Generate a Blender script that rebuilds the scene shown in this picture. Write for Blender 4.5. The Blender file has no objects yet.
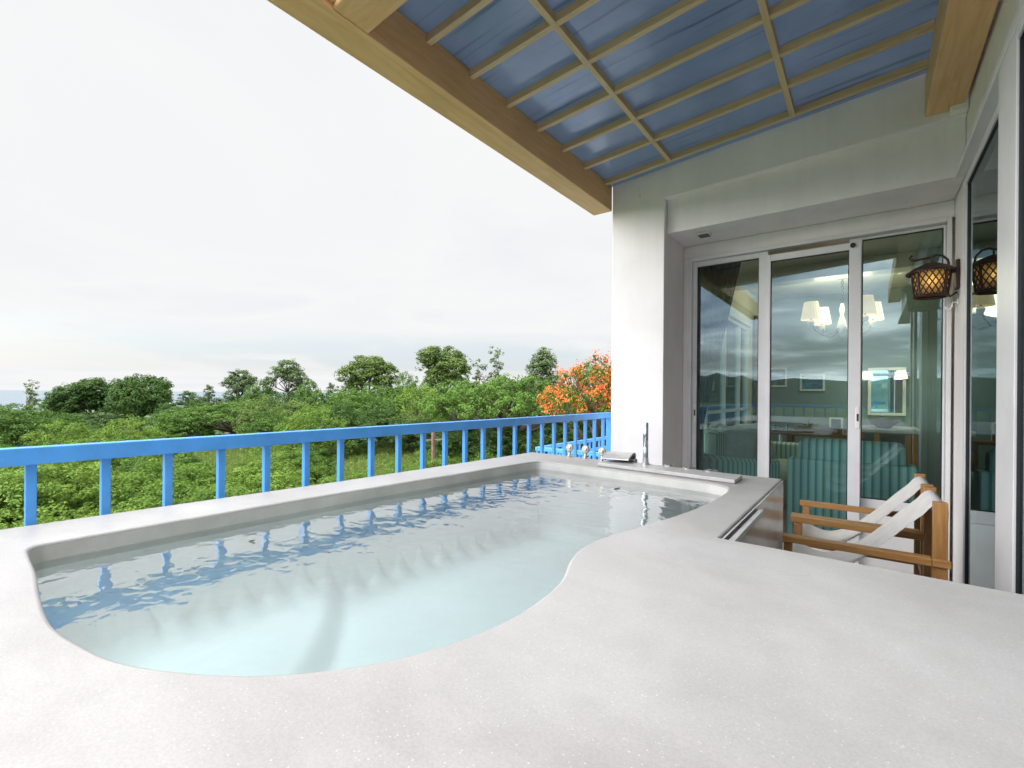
import bpy, bmesh, math, random
import numpy as np
from mathutils import Vector, Matrix, geometry
rad = math.radians
S = bpy.context.scene
COL = S.collection

# ------------------------------------------------------------------ camera
FPX, YAW, ROLL, HOR = 475.0, rad(36.93), rad(0.45), 394.0
EYE = 1.3
cam_d = bpy.data.cameras.new('camera')
cam = bpy.data.objects.new('camera', cam_d)
COL.objects.link(cam)
cam_d.sensor_width = 36.0
cam_d.lens = 36.0 * FPX / 1024.0
cam_d.shift_y = (HOR - 384.0) / 1024.0
cam_d.clip_start = 0.02
cam_d.clip_end = 60000
cam.matrix_world = (Matrix.Translation((0, 0, EYE)) @ Matrix.Rotation(YAW, 4, 'Z')
                    @ Matrix.Rotation(rad(90), 4, 'X') @ Matrix.Rotation(ROLL, 4, 'Z'))
S.camera = cam

# ------------------------------------------------------------------ sky
SUN_EL, SUN_AZ = rad(20), rad(230)          # azimuth of the sun, clockwise from +Y
world = bpy.data.worlds.new('World')
S.world = world
world.use_nodes = True
wn, wl = world.node_tree.nodes, world.node_tree.links
wn.clear()


def N(nodes, t, **kw):
    n = nodes.new(t)
    for k, v in kw.items():
        setattr(n, k, v)
    return n


def setin(n, **kw):
    for k, v in kw.items():
        n.inputs[k.replace('_', ' ')].default_value = v


def mathn(nodes, links, op, a, b=None, c=None, clamp=False):
    n = nodes.new('ShaderNodeMath')
    n.operation = op
    n.use_clamp = clamp
    for i, v in enumerate((a, b, c)):
        if v is None:
            continue
        if isinstance(v, (int, float)):
            n.inputs[i].default_value = v
        else:
            links.new(v, n.inputs[i])
    return n.outputs[0]


def mixcol(nodes, links, fac, a, b, mode='MIX'):
    n = nodes.new('ShaderNodeMix')
    n.data_type = 'RGBA'
    n.blend_type = mode
    for i, v in ((0, fac), (6, a), (7, b)):
        if isinstance(v, (int, float)):
            n.inputs[i].default_value = v
        elif isinstance(v, tuple):
            n.inputs[i].default_value = v if len(v) == 4 else v + (1,)
        else:
            links.new(v, n.inputs[i])
    return n.outputs[2]


def ramp(nodes, links, fac, stops):
    n = nodes.new('ShaderNodeValToRGB')
    el = n.color_ramp.elements
    while len(el) < len(stops):
        el.new(0.5)
    for e, (p, c) in zip(el, stops):
        e.position = p
        e.color = (c, c, c, 1) if isinstance(c, (int, float)) else (tuple(c) + (1,))[:4]
    links.new(fac, n.inputs[0])
    return n.outputs[0]


sky = N(wn, 'ShaderNodeTexSky', sky_type='NISHITA', sun_disc=False)
sky.sun_elevation, sky.sun_rotation = SUN_EL, SUN_AZ
sky.air_density, sky.dust_density, sky.ozone_density = 1.0, 2.5, 1.0
geo = N(wn, 'ShaderNodeTexCoord')
sep = N(wn, 'ShaderNodeSeparateXYZ')
wl.new(geo.outputs['Generated'], sep.inputs[0])
zc = mathn(wn, wl, 'ADD', mathn(wn, wl, 'MAXIMUM', sep.outputs[2], 0.0), 0.10)
cx = mathn(wn, wl, 'DIVIDE', sep.outputs[0], zc)
cy = mathn(wn, wl, 'DIVIDE', sep.outputs[1], zc)
comb = N(wn, 'ShaderNodeCombineXYZ')
wl.new(cx, comb.inputs[0]); wl.new(cy, comb.inputs[1])
n1 = N(wn, 'ShaderNodeTexNoise'); setin(n1, Scale=0.75, Detail=7.0, Roughness=0.55, Distortion=0.5)
n2 = N(wn, 'ShaderNodeTexNoise'); setin(n2, Scale=0.33, Detail=4.0, Roughness=0.5, Distortion=0.3)
wl.new(comb.outputs[0], n1.inputs[0]); wl.new(comb.outputs[0], n2.inputs[0])
back = ramp(wn, wl, mathn(wn, wl, 'MULTIPLY_ADD', sep.outputs[1], -0.5, 0.5), [(0.50, 0.0), (0.80, 1.0)])
front_cloud = ramp(wn, wl, n1.outputs[0], [(0.32, (4.08, 4.14, 4.26)), (0.50, (4.36, 4.37, 4.39)), (0.64, (4.22, 4.25, 4.32))])
back_cloud = ramp(wn, wl, n1.outputs[0], [(0.38, (5.2, 6.2, 8.0)), (0.52, (12.5, 13.3, 15.0)), (0.64, (24, 24, 24.2))])
cloud = mixcol(wn, wl, back, front_cloud, back_cloud)
cover = ramp(wn, wl, n2.outputs[0], [(0.36, 0.9), (0.52, 1.0)])
# a clear strip low over the sea
strip = ramp(wn, wl, sep.outputs[2], [(0.03, 0.0), (0.055, 1.0), (0.085, 1.0), (0.13, 0.0)])
stripn = ramp(wn, wl, n1.outputs[0], [(0.50, 1.0), (0.66, 0.0)])
openf = mathn(wn, wl, 'MULTIPLY', mathn(wn, wl, 'MULTIPLY', strip, stripn), 0.42)
cov = mathn(wn, wl, 'MULTIPLY', mathn(wn, wl, 'ADD', mathn(wn, wl, 'MULTIPLY', cover, 0.25), 0.75),
            mathn(wn, wl, 'SUBTRACT', 1.0, openf))
zen = ramp(wn, wl, sep.outputs[2], [(0.70, 1.0), (0.97, 5.6)])
cloud2 = mixcol(wn, wl, 1.0, cloud, zen, 'MULTIPLY')
skyc = mixcol(wn, wl, cov, sky.outputs[0], cloud2)
skyc = mixcol(wn, wl, openf, skyc, (3.35, 3.9, 4.5))
bg = N(wn, 'ShaderNodeBackground'); bg.inputs[1].default_value = 0.1
wo = N(wn, 'ShaderNodeOutputWorld')
wl.new(skyc, bg.inputs[0]); wl.new(bg.outputs[0], wo.inputs[0])

sun_d = bpy.data.lights.new('sun', 'SUN')
sun_d.energy, sun_d.angle, sun_d.color = 1.05, rad(40), (1.0, 0.95, 0.90)
sun = bpy.data.objects.new('sun', sun_d)
COL.objects.link(sun)
sd = Vector((math.sin(SUN_AZ) * math.cos(SUN_EL), math.cos(SUN_AZ) * math.cos(SUN_EL), math.sin(SUN_EL)))
sun.rotation_euler = sd.to_track_quat('Z', 'Y').to_euler()

vs = S.view_settings
vs.view_transform, vs.look, vs.exposure, vs.gamma, vs.use_curve_mapping = 'Standard', 'None', 1.1, 1.0, False
S.render.engine = 'CYCLES'
S.cycles.max_bounces = 10
S.cycles.transparent_max_bounces = 24
S.cycles.transmission_bounces = 8
S.cycles.caustics_reflective = False
S.cycles.caustics_refractive = False

# ------------------------------------------------------------------ survey helpers: a sighted point on a plane
_R = Vector((math.cos(YAW), math.sin(YAW), 0)); _F = Vector((-math.sin(YAW), math.cos(YAW), 0)); _U = Vector((0, 0, 1))


def ray(x, y):
    dx, dy = x - 512.0, HOR - y
    c, s = math.cos(ROLL), math.sin(ROLL)
    return _F + _R * ((dx * c - dy * s) / FPX) + _U * ((dy * c + dx * s) / FPX)


def onX(x, y, X): d = ray(x, y); return d * (X / d.x) + Vector((0, 0, EYE))
def onY(x, y, Y): d = ray(x, y); return d * (Y / d.y) + Vector((0, 0, EYE))
def onZ(x, y, Z): d = ray(x, y); return d * ((Z - EYE) / d.z) + Vector((0, 0, EYE))
def deep(x, y, D): return ray(x, y) * D + Vector((0, 0, EYE))


# ------------------------------------------------------------------ object helpers
def tag(o, label=None, cat=None, group=None, kind=None):
    if label: o['label'] = label
    if cat: o['category'] = cat
    if group: o['group'] = group
    if kind: o['kind'] = kind
    return o


def thing(name, label, cat, loc=(0, 0, 0), group=None, rz=0.0):
    o = bpy.data.objects.new(name, None)
    o.empty_display_size = 0.1
    COL.objects.link(o)
    o.location = loc
    o.rotation_euler = (0, 0, rz)
    return tag(o, label, cat, group)


def copy_tree(o, parent=None):
    c = o.copy()
    COL.objects.link(c)
    c.parent = parent
    for ch in o.children:
        copy_tree(ch, c)
    return c


class MB:
    def __init__(self):
        self.v, self.f = [], []

    def add(self, vs, fs):
        b = len(self.v)
        self.v += [tuple(p) for p in vs]
        self.f += [tuple(b + i for i in f) for f in fs]
        return self

    def box(self, x0, x1, y0, y1, z0, z1):
        vs = [(x, y, z) for z in (z0, z1) for y in (y0, y1) for x in (x0, x1)]
        return self.add(vs, [(0, 2, 3, 1), (4, 5, 7, 6), (0, 1, 5, 4), (2, 6, 7, 3), (0, 4, 6, 2), (1, 3, 7, 5)])

    def hexa(self, p):       # 8 points, bottom 4 ccw, top 4 ccw
        return self.add(p, [(3, 2, 1, 0), (4, 5, 6, 7), (0, 1, 5, 4), (1, 2, 6, 5), (2, 3, 7, 6), (3, 0, 4, 7)])

    def prism(self, pts, z0, z1):
        n = len(pts)
        vs = [(p[0], p[1], z0) for p in pts] + [(p[0], p[1], z1) for p in pts]
        fs = [tuple(range(n - 1, -1, -1)), tuple(range(n, 2 * n))]
        fs += [(i, (i + 1) % n, n + (i + 1) % n, n + i) for i in range(n)]
        return self.add(vs, fs)

    def bar(self, a, b, w, h, up=(0, 0, 1)):
        a, b, up = Vector(a), Vector(b), Vector(up)
        d = (b - a).normalized()
        s = d.cross(up)
        if s.length < 1e-4: s = d.cross(Vector((1, 0, 0)))
        s.normalize()
        u = s.cross(d)
        o = [(-1, -1), (1, -1), (1, 1), (-1, 1)]
        p = [a + s * (x * w / 2) + u * (y * h / 2) for x, y in o] + [b + s * (x * w / 2) + u * (y * h / 2) for x, y in o]
        return self.add(p, [(0, 3, 2, 1), (4, 5, 6, 7)] + [(i, (i + 1) % 4, 4 + (i + 1) % 4, 4 + i) for i in range(4)][::1])

    def tube(self, pts, r, seg=10, cap=True):
        pts = [Vector(p) for p in pts]
        n = len(pts)
        rs = r if isinstance(r, (list, tuple)) else [r] * n
        rings = []
        ref = None
        for i, p in enumerate(pts):
            d = (pts[min(i + 1, n - 1)] - pts[max(i - 1, 0)]).normalized()
            if ref is None:
                ref = Vector((0, 0, 1)) if abs(d.z) < 0.9 else Vector((1, 0, 0))
            s = d.cross(ref).normalized()
            u = s.cross(d).normalized()
            ref = u
            rings.append([p + (s * math.cos(t) + u * math.sin(t)) * rs[i] for t in [2 * math.pi * k / seg for k in range(seg)]])
        vs = [v for rg in rings for v in rg]
        fs = [(i * seg + k, i * seg + (k + 1) % seg, (i + 1) * seg + (k + 1) % seg, (i + 1) * seg + k)
              for i in range(n - 1) for k in range(seg)]
        if cap:
            fs += [tuple(range(seg - 1, -1, -1)), tuple((n - 1) * seg + k for k in range(seg))]
        return self.add(vs, fs)

    def lathe(self, prof, c=(0, 0, 0), seg=24, axis=None):
        vs = []
        for r, z in prof:
            for k in range(seg):
                t = 2 * math.pi * k / seg
                vs.append(Vector((r * math.cos(t), r * math.sin(t), z)))
        if axis is not None:
            q = Vector((0, 0, 1)).rotation_difference(Vector(axis).normalized())
            vs = [q @ v for v in vs]
        vs = [v + Vector(c) for v in vs]
        m = len(prof)
        fs = [(i * seg + k, i * seg + (k + 1) % seg, (i + 1) * seg + (k + 1) % seg, (i + 1) * seg + k)
              for i in range(m - 1) for k in range(seg)]
        if prof[0][0] > 1e-6: fs.append(tuple(range(seg - 1, -1, -1)))
        if prof[-1][0] > 1e-6: fs.append(tuple((m - 1) * seg + k for k in range(seg)))
        return self.add(vs, fs)

    def build(self, name, mat, parent=None, smooth=False, bevel=0.0, seg=2):
        me = bpy.data.meshes.new(name)
        me.from_pydata(self.v, [], self.f)
        bm = bmesh.new(); bm.from_mesh(me)
        bmesh.ops.remove_doubles(bm, verts=bm.verts, dist=1e-6)
        bmesh.ops.recalc_face_normals(bm, faces=bm.faces)
        bm.to_mesh(me); bm.free()
        me.materials.append(mat)
        if smooth:
            me.shade_smooth()
            try: me.set_sharp_from_angle(angle=rad(40))
            except Exception: pass
        o = bpy.data.objects.new(name, me)
        COL.objects.link(o)
        if parent: o.parent = parent
        if bevel:
            m = o.modifiers.new('edge', 'BEVEL')
            m.width, m.segments, m.limit_method, m.angle_limit = bevel, seg, 'ANGLE', rad(35)
            m.harden_normals = False
        return o


# ------------------------------------------------------------------ materials
def newmat(name):
    m = bpy.data.materials.new(name)
    m.use_nodes = True
    nt = m.node_tree
    b = nt.nodes['Principled BSDF']
    return m, nt.nodes, nt.links, b


def texco(nodes, links, scale=(1, 1, 1), kind='Object', rot=(0, 0, 0)):
    t = nodes.new('ShaderNodeTexCoord'); mp = nodes.new('ShaderNodeMapping')
    mp.inputs['Scale'].default_value = scale
    mp.inputs['Rotation'].default_value = rot
    links.new(t.outputs[kind], mp.inputs[0])
    return mp.outputs[0]


def noise(nodes, links, vec, scale, detail=4, rough=0.5, dist=0.0):
    n = nodes.new('ShaderNodeTexNoise'); setin(n, Scale=scale, Detail=detail, Roughness=rough, Distortion=dist)
    links.new(vec, n.inputs[0])
    return n.outputs[0]


def bump(nodes, links, h, b, strength=0.2, dist=0.01):
    n = nodes.new('ShaderNodeBump'); setin(n, Strength=strength, Distance=dist)
    links.new(h, n.inputs['Height'])
    if b is not None: links.new(n.outputs[0], b.inputs['Normal'])
    return n.outputs[0]


def simple(name, col, rough=0.5, metal=0.0, var=0.12, vscale=6.0, bmp=0.0, bscale=60, stretch=(1, 1, 1)):
    m, nd, lk, b = newmat(name)
    v = texco(nd, lk, stretch)
    f = noise(nd, lk, v, vscale, 5, 0.6)
    lo = tuple(c * (1 - var) for c in col); hi = tuple(min(1, c * (1 + var)) for c in col)
    lk.new(ramp(nd, lk, f, [(0.3, lo), (0.7, hi)]), b.inputs['Base Color'])
    b.inputs['Roughness'].default_value = rough
    b.inputs['Metallic'].default_value = metal
    if bmp:
        bump(nd, lk, noise(nd, lk, v, bscale, 3), b, bmp, 0.004)
    return m


def mat_deck():
    m, nd, lk, b = newmat('washed_concrete')
    v = texco(nd, lk)
    big = noise(nd, lk, v, 1.3, 6, 0.6, 0.6)
    mid = noise(nd, lk, v, 9, 5, 0.6)
    base = ramp(nd, lk, big, [(0.34, (0.38, 0.362, 0.342)), (0.52, (0.432, 0.415, 0.394)), (0.68, (0.475, 0.46, 0.44))])
    base = mixcol(nd, lk, 0.5, base, ramp(nd, lk, mid, [(0.3, 0.86), (0.7, 1.0)]), 'MULTIPLY')
    vo = nd.new('ShaderNodeTexVoronoi'); vo.feature = 'F1'; setin(vo, Scale=250.0)
    lk.new(v, vo.inputs[0])
    wn_ = nd.new('ShaderNodeTexWhiteNoise'); lk.new(vo.outputs['Position'], wn_.inputs[0])
    size = mathn(nd, lk, 'MULTIPLY', mathn(nd, lk, 'POWER', wn_.outputs[0], 6.0), 0.34)
    chip = mathn(nd, lk, 'LESS_THAN', vo.outputs['Distance'], size)
    base = mixcol(nd, lk, mathn(nd, lk, 'MULTIPLY', chip, 0.32), base, (0.88, 0.875, 0.86))
    fine = noise(nd, lk, v, 260, 2, 0.5)
    base = mixcol(nd, lk, 0.45, base, ramp(nd, lk, fine, [(0.36, 0.80), (0.6, 1.0)]), 'MULTIPLY')
    # a few hairline cracks and worn scuffs
    wv_ = nd.new('ShaderNodeVectorMath'); wv_.operation = 'ADD'
    nz_ = nd.new('ShaderNodeTexNoise'); setin(nz_, Scale=2.2, Detail=4.0); lk.new(v, nz_.inputs[0])
    lk.new(v, wv_.inputs[0]); lk.new(nz_.outputs['Color'], wv_.inputs[1])
    ve = nd.new('ShaderNodeTexVoronoi'); ve.feature = 'DISTANCE_TO_EDGE'; setin(ve, Scale=0.85); lk.new(wv_.outputs[0], ve.inputs[0])
    line = ramp(nd, lk, ve.outputs['Distance'], [(0.0, 1.0), (0.0028, 0.0)])
    gate = ramp(nd, lk, noise(nd, lk, v, 2.6, 2), [(0.50, 0.0), (0.60, 1.0)])
    base = mixcol(nd, lk, mathn(nd, lk, 'MULTIPLY', mathn(nd, lk, 'MULTIPLY', line, gate), 0.16), base, (0.16, 0.15, 0.14))
    sc_ = noise(nd, lk, texco(nd, lk, (1.0, 3.2, 1), rot=(0, 0, rad(-35))), 1.6, 7, 0.7, 0.8)
    base = mixcol(nd, lk, 0.5, base, ramp(nd, lk, sc_, [(0.34, 0.86), (0.56, 1.0)]), 'MULTIPLY')
    lk.new(base, b.inputs['Base Color'])
    lk.new(ramp(nd, lk, mid, [(0.3, 0.34), (0.7, 0.5)]), b.inputs['Roughness'])
    h = mathn(nd, lk, 'ADD', mathn(nd, lk, 'MULTIPLY', noise(nd, lk, v, 3.2, 3), 8.0), mathn(nd, lk, 'MULTIPLY', fine, 0.25))
    bump(nd, lk, h, b, 0.25, 0.004)
    return m


def mat_basin():
    m, nd, lk, b = newmat('basin_plaster')
    v = texco(nd, lk)
    big = noise(nd, lk, v, 4, 6, 0.6, 0.5)
    lk.new(ramp(nd, lk, big, [(0.3, (0.85, 0.86, 0.84)), (0.7, (0.91, 0.92, 0.905))]), b.inputs['Base Color'])
    b.inputs['Roughness'].default_value = 0.5
    bump(nd, lk, noise(nd, lk, v, 90, 3), b, 0.15, 0.003)
    return m


def mat_plaster(name='white_plaster', c0=(0.825, 0.785, 0.775), c1=(0.905, 0.865, 0.86)):
    m, nd, lk, b = newmat(name)
    v = texco(nd, lk)
    big = noise(nd, lk, v, 1.7, 7, 0.62, 0.4)
    base = ramp(nd, lk, big, [(0.3, c0), (0.62, c1)])
    vs_ = texco(nd, lk, (7, 7, 0.5))
    streak = noise(nd, lk, vs_, 1.0, 5, 0.6)
    base = mixcol(nd, lk, 0.35, base, ramp(nd, lk, streak, [(0.35, 0.86), (0.6, 1.0)]), 'MULTIPLY')
    drip = noise(nd, lk, texco(nd, lk, (5.0, 5.0, 1.3)), 1.7, 3, 0.5, 0.8)
    base = mixcol(nd, lk, ramp(nd, lk, drip, [(0.70, 0.0), (0.74, 0.45)]), base, (0.40, 0.30, 0.20))
    lk.new(base, b.inputs['Base Color'])
    b.inputs['Roughness'].default_value = 0.6
    h = mathn(nd, lk, 'ADD', noise(nd, lk, v, 5, 3), mathn(nd, lk, 'MULTIPLY', noise(nd, lk, v, 120, 2), 0.12))
    bump(nd, lk, h, b, 0.25, 0.004)
    return m


def mat_wood(name, dark, light, stretch=(1, 1, 1), scale=9.0, rough=0.5):
    m, nd, lk, b = newmat(name)
    v = texco(nd, lk, stretch)
    g = noise(nd, lk, v, scale, 8, 0.65, 1.2)
    base = ramp(nd, lk, g, [(0.28, dark), (0.72, light)])
    v2 = texco(nd, lk)
    base = mixcol(nd, lk, 0.5, base, ramp(nd, lk, noise(nd, lk, v2, 2.2, 4), [(0.3, 0.78), (0.65, 1.0)]), 'MULTIPLY')
    lk.new(base, b.inputs['Base Color'])
    b.inputs['Roughness'].default_value = rough
    bump(nd, lk, g, b, 0.15, 0.003)
    return m


def mat_roof():
    m, nd, lk, b = newmat('blue_translucent_sheet')
    v = texco(nd, lk, (1, 1, 1))
    big = noise(nd, lk, v, 1.8, 5, 0.6, 0.5)
    vst = texco(nd, lk, (0.9, 26, 1))
    streak = noise(nd, lk, vst, 1.0, 4, 0.6)
    col = ramp(nd, lk, big, [(0.3, (0.225, 0.28, 0.35)), (0.7, (0.295, 0.355, 0.43))])
    col = mixcol(nd, lk, 0.5, col, ramp(nd, lk, streak, [(0.32, 0.35), (0.42, 1.0)]), 'MULTIPLY')
    tr = nd.new('ShaderNodeBsdfTranslucent'); df = nd.new('ShaderNodeBsdfDiffuse'); gl = nd.new('ShaderNodeBsdfGlossy')
    lk.new(col, tr.inputs[0]); lk.new(col, df.inputs[0])
    gl.inputs['Color'].default_value = (0.9, 0.95, 1, 1); gl.inputs['Roughness'].default_value = 0.2
    a = nd.new('ShaderNodeMixShader'); a.inputs[0].default_value = 0.25
    lk.new(tr.outputs[0], a.inputs[1]); lk.new(df.outputs[0], a.inputs[2])
    fr = nd.new('ShaderNodeFresnel'); fr.inputs[0].default_value = 1.45
    bn = bump(nd, lk, streak, None, 0.12, 0.01)
    lk.new(bn, gl.inputs['Normal']); lk.new(bn, fr.inputs['Normal'])
    s = nd.new('ShaderNodeMixShader')
    lk.new(fr.outputs[0], s.inputs[0]); lk.new(a.outputs[0], s.inputs[1]); lk.new(gl.outputs[0], s.inputs[2])
    lk.new(s.outputs[0], nd['Material Output'].inputs[0])
    return m


def mat_glass(name, tint, refl=0.07, ior=1.5):
    m, nd, lk, b = newmat(name)
    tp = nd.new('ShaderNodeBsdfTransparent'); tp.inputs[0].default_value = tint + (1,)
    gl = nd.new('ShaderNodeBsdfGlossy'); gl.inputs['Roughness'].default_value = 0.0
    gl.inputs['Color'].default_value = (0.80, 0.90, 0.92, 1)
    v = texco(nd, lk)
    bn = bump(nd, lk, noise(nd, lk, v, 1.2, 1), None, 0.02, 0.02)
    lk.new(bn, gl.inputs['Normal'])
    fr = nd.new('ShaderNodeFresnel'); fr.inputs[0].default_value = ior
    f = mathn(nd, lk, 'ADD', fr.outputs[0], refl, clamp=True)
    s = nd.new('ShaderNodeMixShader')
    lk.new(f, s.inputs[0]); lk.new(tp.outputs[0], s.inputs[1]); lk.new(gl.outputs[0], s.inputs[2])
    lk.new(s.outputs[0], nd['Material Output'].inputs[0])
    return m


def mat_water():
    m, nd, lk, b = newmat('pool_water')
    v = texco(nd, lk)
    h1 = noise(nd, lk, texco(nd, lk, (1.0, 1.5, 1), rot=(0, 0, rad(35))), 7.5, 2, 0.5, 0.3)
    h2 = noise(nd, lk, v, 26.0, 2, 0.5, 0.3)
    # rings spreading from the bubbling inlet
    tc = nd.new('ShaderNodeTexCoord'); mp = nd.new('ShaderNodeMapping')
    mp.inputs['Location'].default_value = (0.78, -0.88, 0)
    lk.new(tc.outputs['Object'], mp.inputs[0])
    wv = nd.new('ShaderNodeTexWave'); wv.wave_type = 'RINGS'; wv.rings_direction = 'Z'
    setin(wv, Scale=8.0, Distortion=1.6, Detail=2.0, Detail_Scale=2.5)
    lk.new(mp.outputs[0], wv.inputs[0])
    ln = nd.new('ShaderNodeVectorMath'); ln.operation = 'LENGTH'; lk.new(mp.outputs[0], ln.inputs[0])
    fall = ramp(nd, lk, ln.outputs['Value'], [(0.05, 1.0), (0.55, 0.0)])
    h = mathn(nd, lk, 'ADD', mathn(nd, lk, 'MULTIPLY', h1, 1.0), mathn(nd, lk, 'MULTIPLY', h2, 0.22))
    h = mathn(nd, lk, 'ADD', h, mathn(nd, lk, 'MULTIPLY', mathn(nd, lk, 'MULTIPLY', wv.outputs['Fac'], fall), 0.30))
    bn = bump(nd, lk, h, None, 1.0, 0.0038)
    tp = nd.new('ShaderNodeBsdfTransparent'); tp.inputs[0].default_value = (0.86, 0.985, 0.985, 1)
    gl = nd.new('ShaderNodeBsdfGlossy'); gl.inputs['Roughness'].default_value = 0.0
    lk.new(bn, gl.inputs['Normal'])
    fr = nd.new('ShaderNodeFresnel'); fr.inputs[0].default_value = 1.6
    lk.new(bn, fr.inputs['Normal'])
    s = nd.new('ShaderNodeMixShader')
    lk.new(mathn(nd, lk, 'MULTIPLY_ADD', fr.outputs[0], 1.8, 0.07, clamp=True), s.inputs[0]); lk.new(tp.outputs[0], s.inputs[1]); lk.new(gl.outputs[0], s.inputs[2])
    lk.new(s.outputs[0], nd['Material Output'].inputs[0])
    return m


def mat_leaf(name, dark, light, trans=0.25, hue=None, vscale=0.35):
    m, nd, lk, b = newmat(name)
    g = nd.new('ShaderNodeNewGeometry')
    oi = nd.new('ShaderNodeObjectInfo')
    v = texco(nd, lk)
    cl = noise(nd, lk, v, vscale, 3, 0.6)
    t = mathn(nd, lk, 'ADD', mathn(nd, lk, 'MULTIPLY', g.outputs['Random Per Island'], 0.6), mathn(nd, lk, 'MULTIPLY', cl, 0.5))
    t = mathn(nd, lk, 'ADD', t, mathn(nd, lk, 'MULTIPLY', mathn(nd, lk, 'SUBTRACT', oi.outputs['Random'], 0.5), 0.3))
    col = ramp(nd, lk, t, [(0.15, dark), (0.9, light)])
    df = nd.new('ShaderNodeBsdfPrincipled'); lk.new(col, df.inputs['Base Color']); df.inputs['Roughness'].default_value = 0.6; df.inputs['Specular IOR Level'].default_value = 0.12
    tr = nd.new('ShaderNodeBsdfTranslucent'); lk.new(mixcol(nd, lk, 0.5, col, tuple(min(1, c * 1.5) for c in light)), tr.inputs[0])
    s = nd.new('ShaderNodeMixShader'); s.inputs[0].default_value = trans
    lk.new(df.outputs[0], s.inputs[1]); lk.new(tr.outputs[0], s.inputs[2])
    lk.new(s.outputs[0], nd['Material Output'].inputs[0])
    return m


def mat_stripe(name, c0, c1, n, axis='X'):
    m, nd, lk, b = newmat(name)
    t = nd.new('ShaderNodeTexCoord'); sp = nd.new('ShaderNodeSeparateXYZ')
    lk.new(t.outputs['Object'], sp.inputs[0])
    if axis == 'XY':
        c = mathn(nd, lk, 'ADD', sp.outputs['X'], sp.outputs['Y'])
    else:
        c = sp.outputs[axis]
    fr = mathn(nd, lk, 'FRACT', mathn(nd, lk, 'MULTIPLY', c, n))
    f = ramp(nd, lk, fr, [(0.0, 0.0), (0.30, 0.0), (0.36, 1.0), (0.60, 1.0), (0.66, 0.35), (0.82, 0.35), (0.88, 0.0)])
    lk.new(mixcol(nd, lk, f, c0, c1), b.inputs['Base Color'])
    b.inputs['Roughness'].default_value = 0.85
    bump(nd, lk, noise(nd, lk, texco(nd, lk), 300, 2), b, 0.2, 0.002)
    return m


def mat_emit(name, col, strength, base=(0.8, 0.75, 0.65)):
    m, nd, lk, b = newmat(name)
    b.inputs['Base Color'].default_value = base + (1,)
    b.inputs['Emission Color'].default_value = col + (1,)
    b.inputs['Emission Strength'].default_value = strength
    b.inputs['Roughness'].default_value = 0.6
    return m


def mat_amber():
    m, nd, lk, b = newmat('amber_glass')
    tr = nd.new('ShaderNodeBsdfTranslucent'); tr.inputs[0].default_value = (0.50, 0.41, 0.26, 1)
    tp = nd.new('ShaderNodeBsdfTransparent'); tp.inputs[0].default_value = (0.95, 0.85, 0.6, 1)
    a = nd.new('ShaderNodeMixShader'); a.inputs[0].default_value = 0.25
    lk.new(tr.outputs[0], a.inputs[1]); lk.new(tp.outputs[0], a.inputs[2])
    lk.new(a.outputs[0], nd['Material Output'].inputs[0])
    return m


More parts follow.
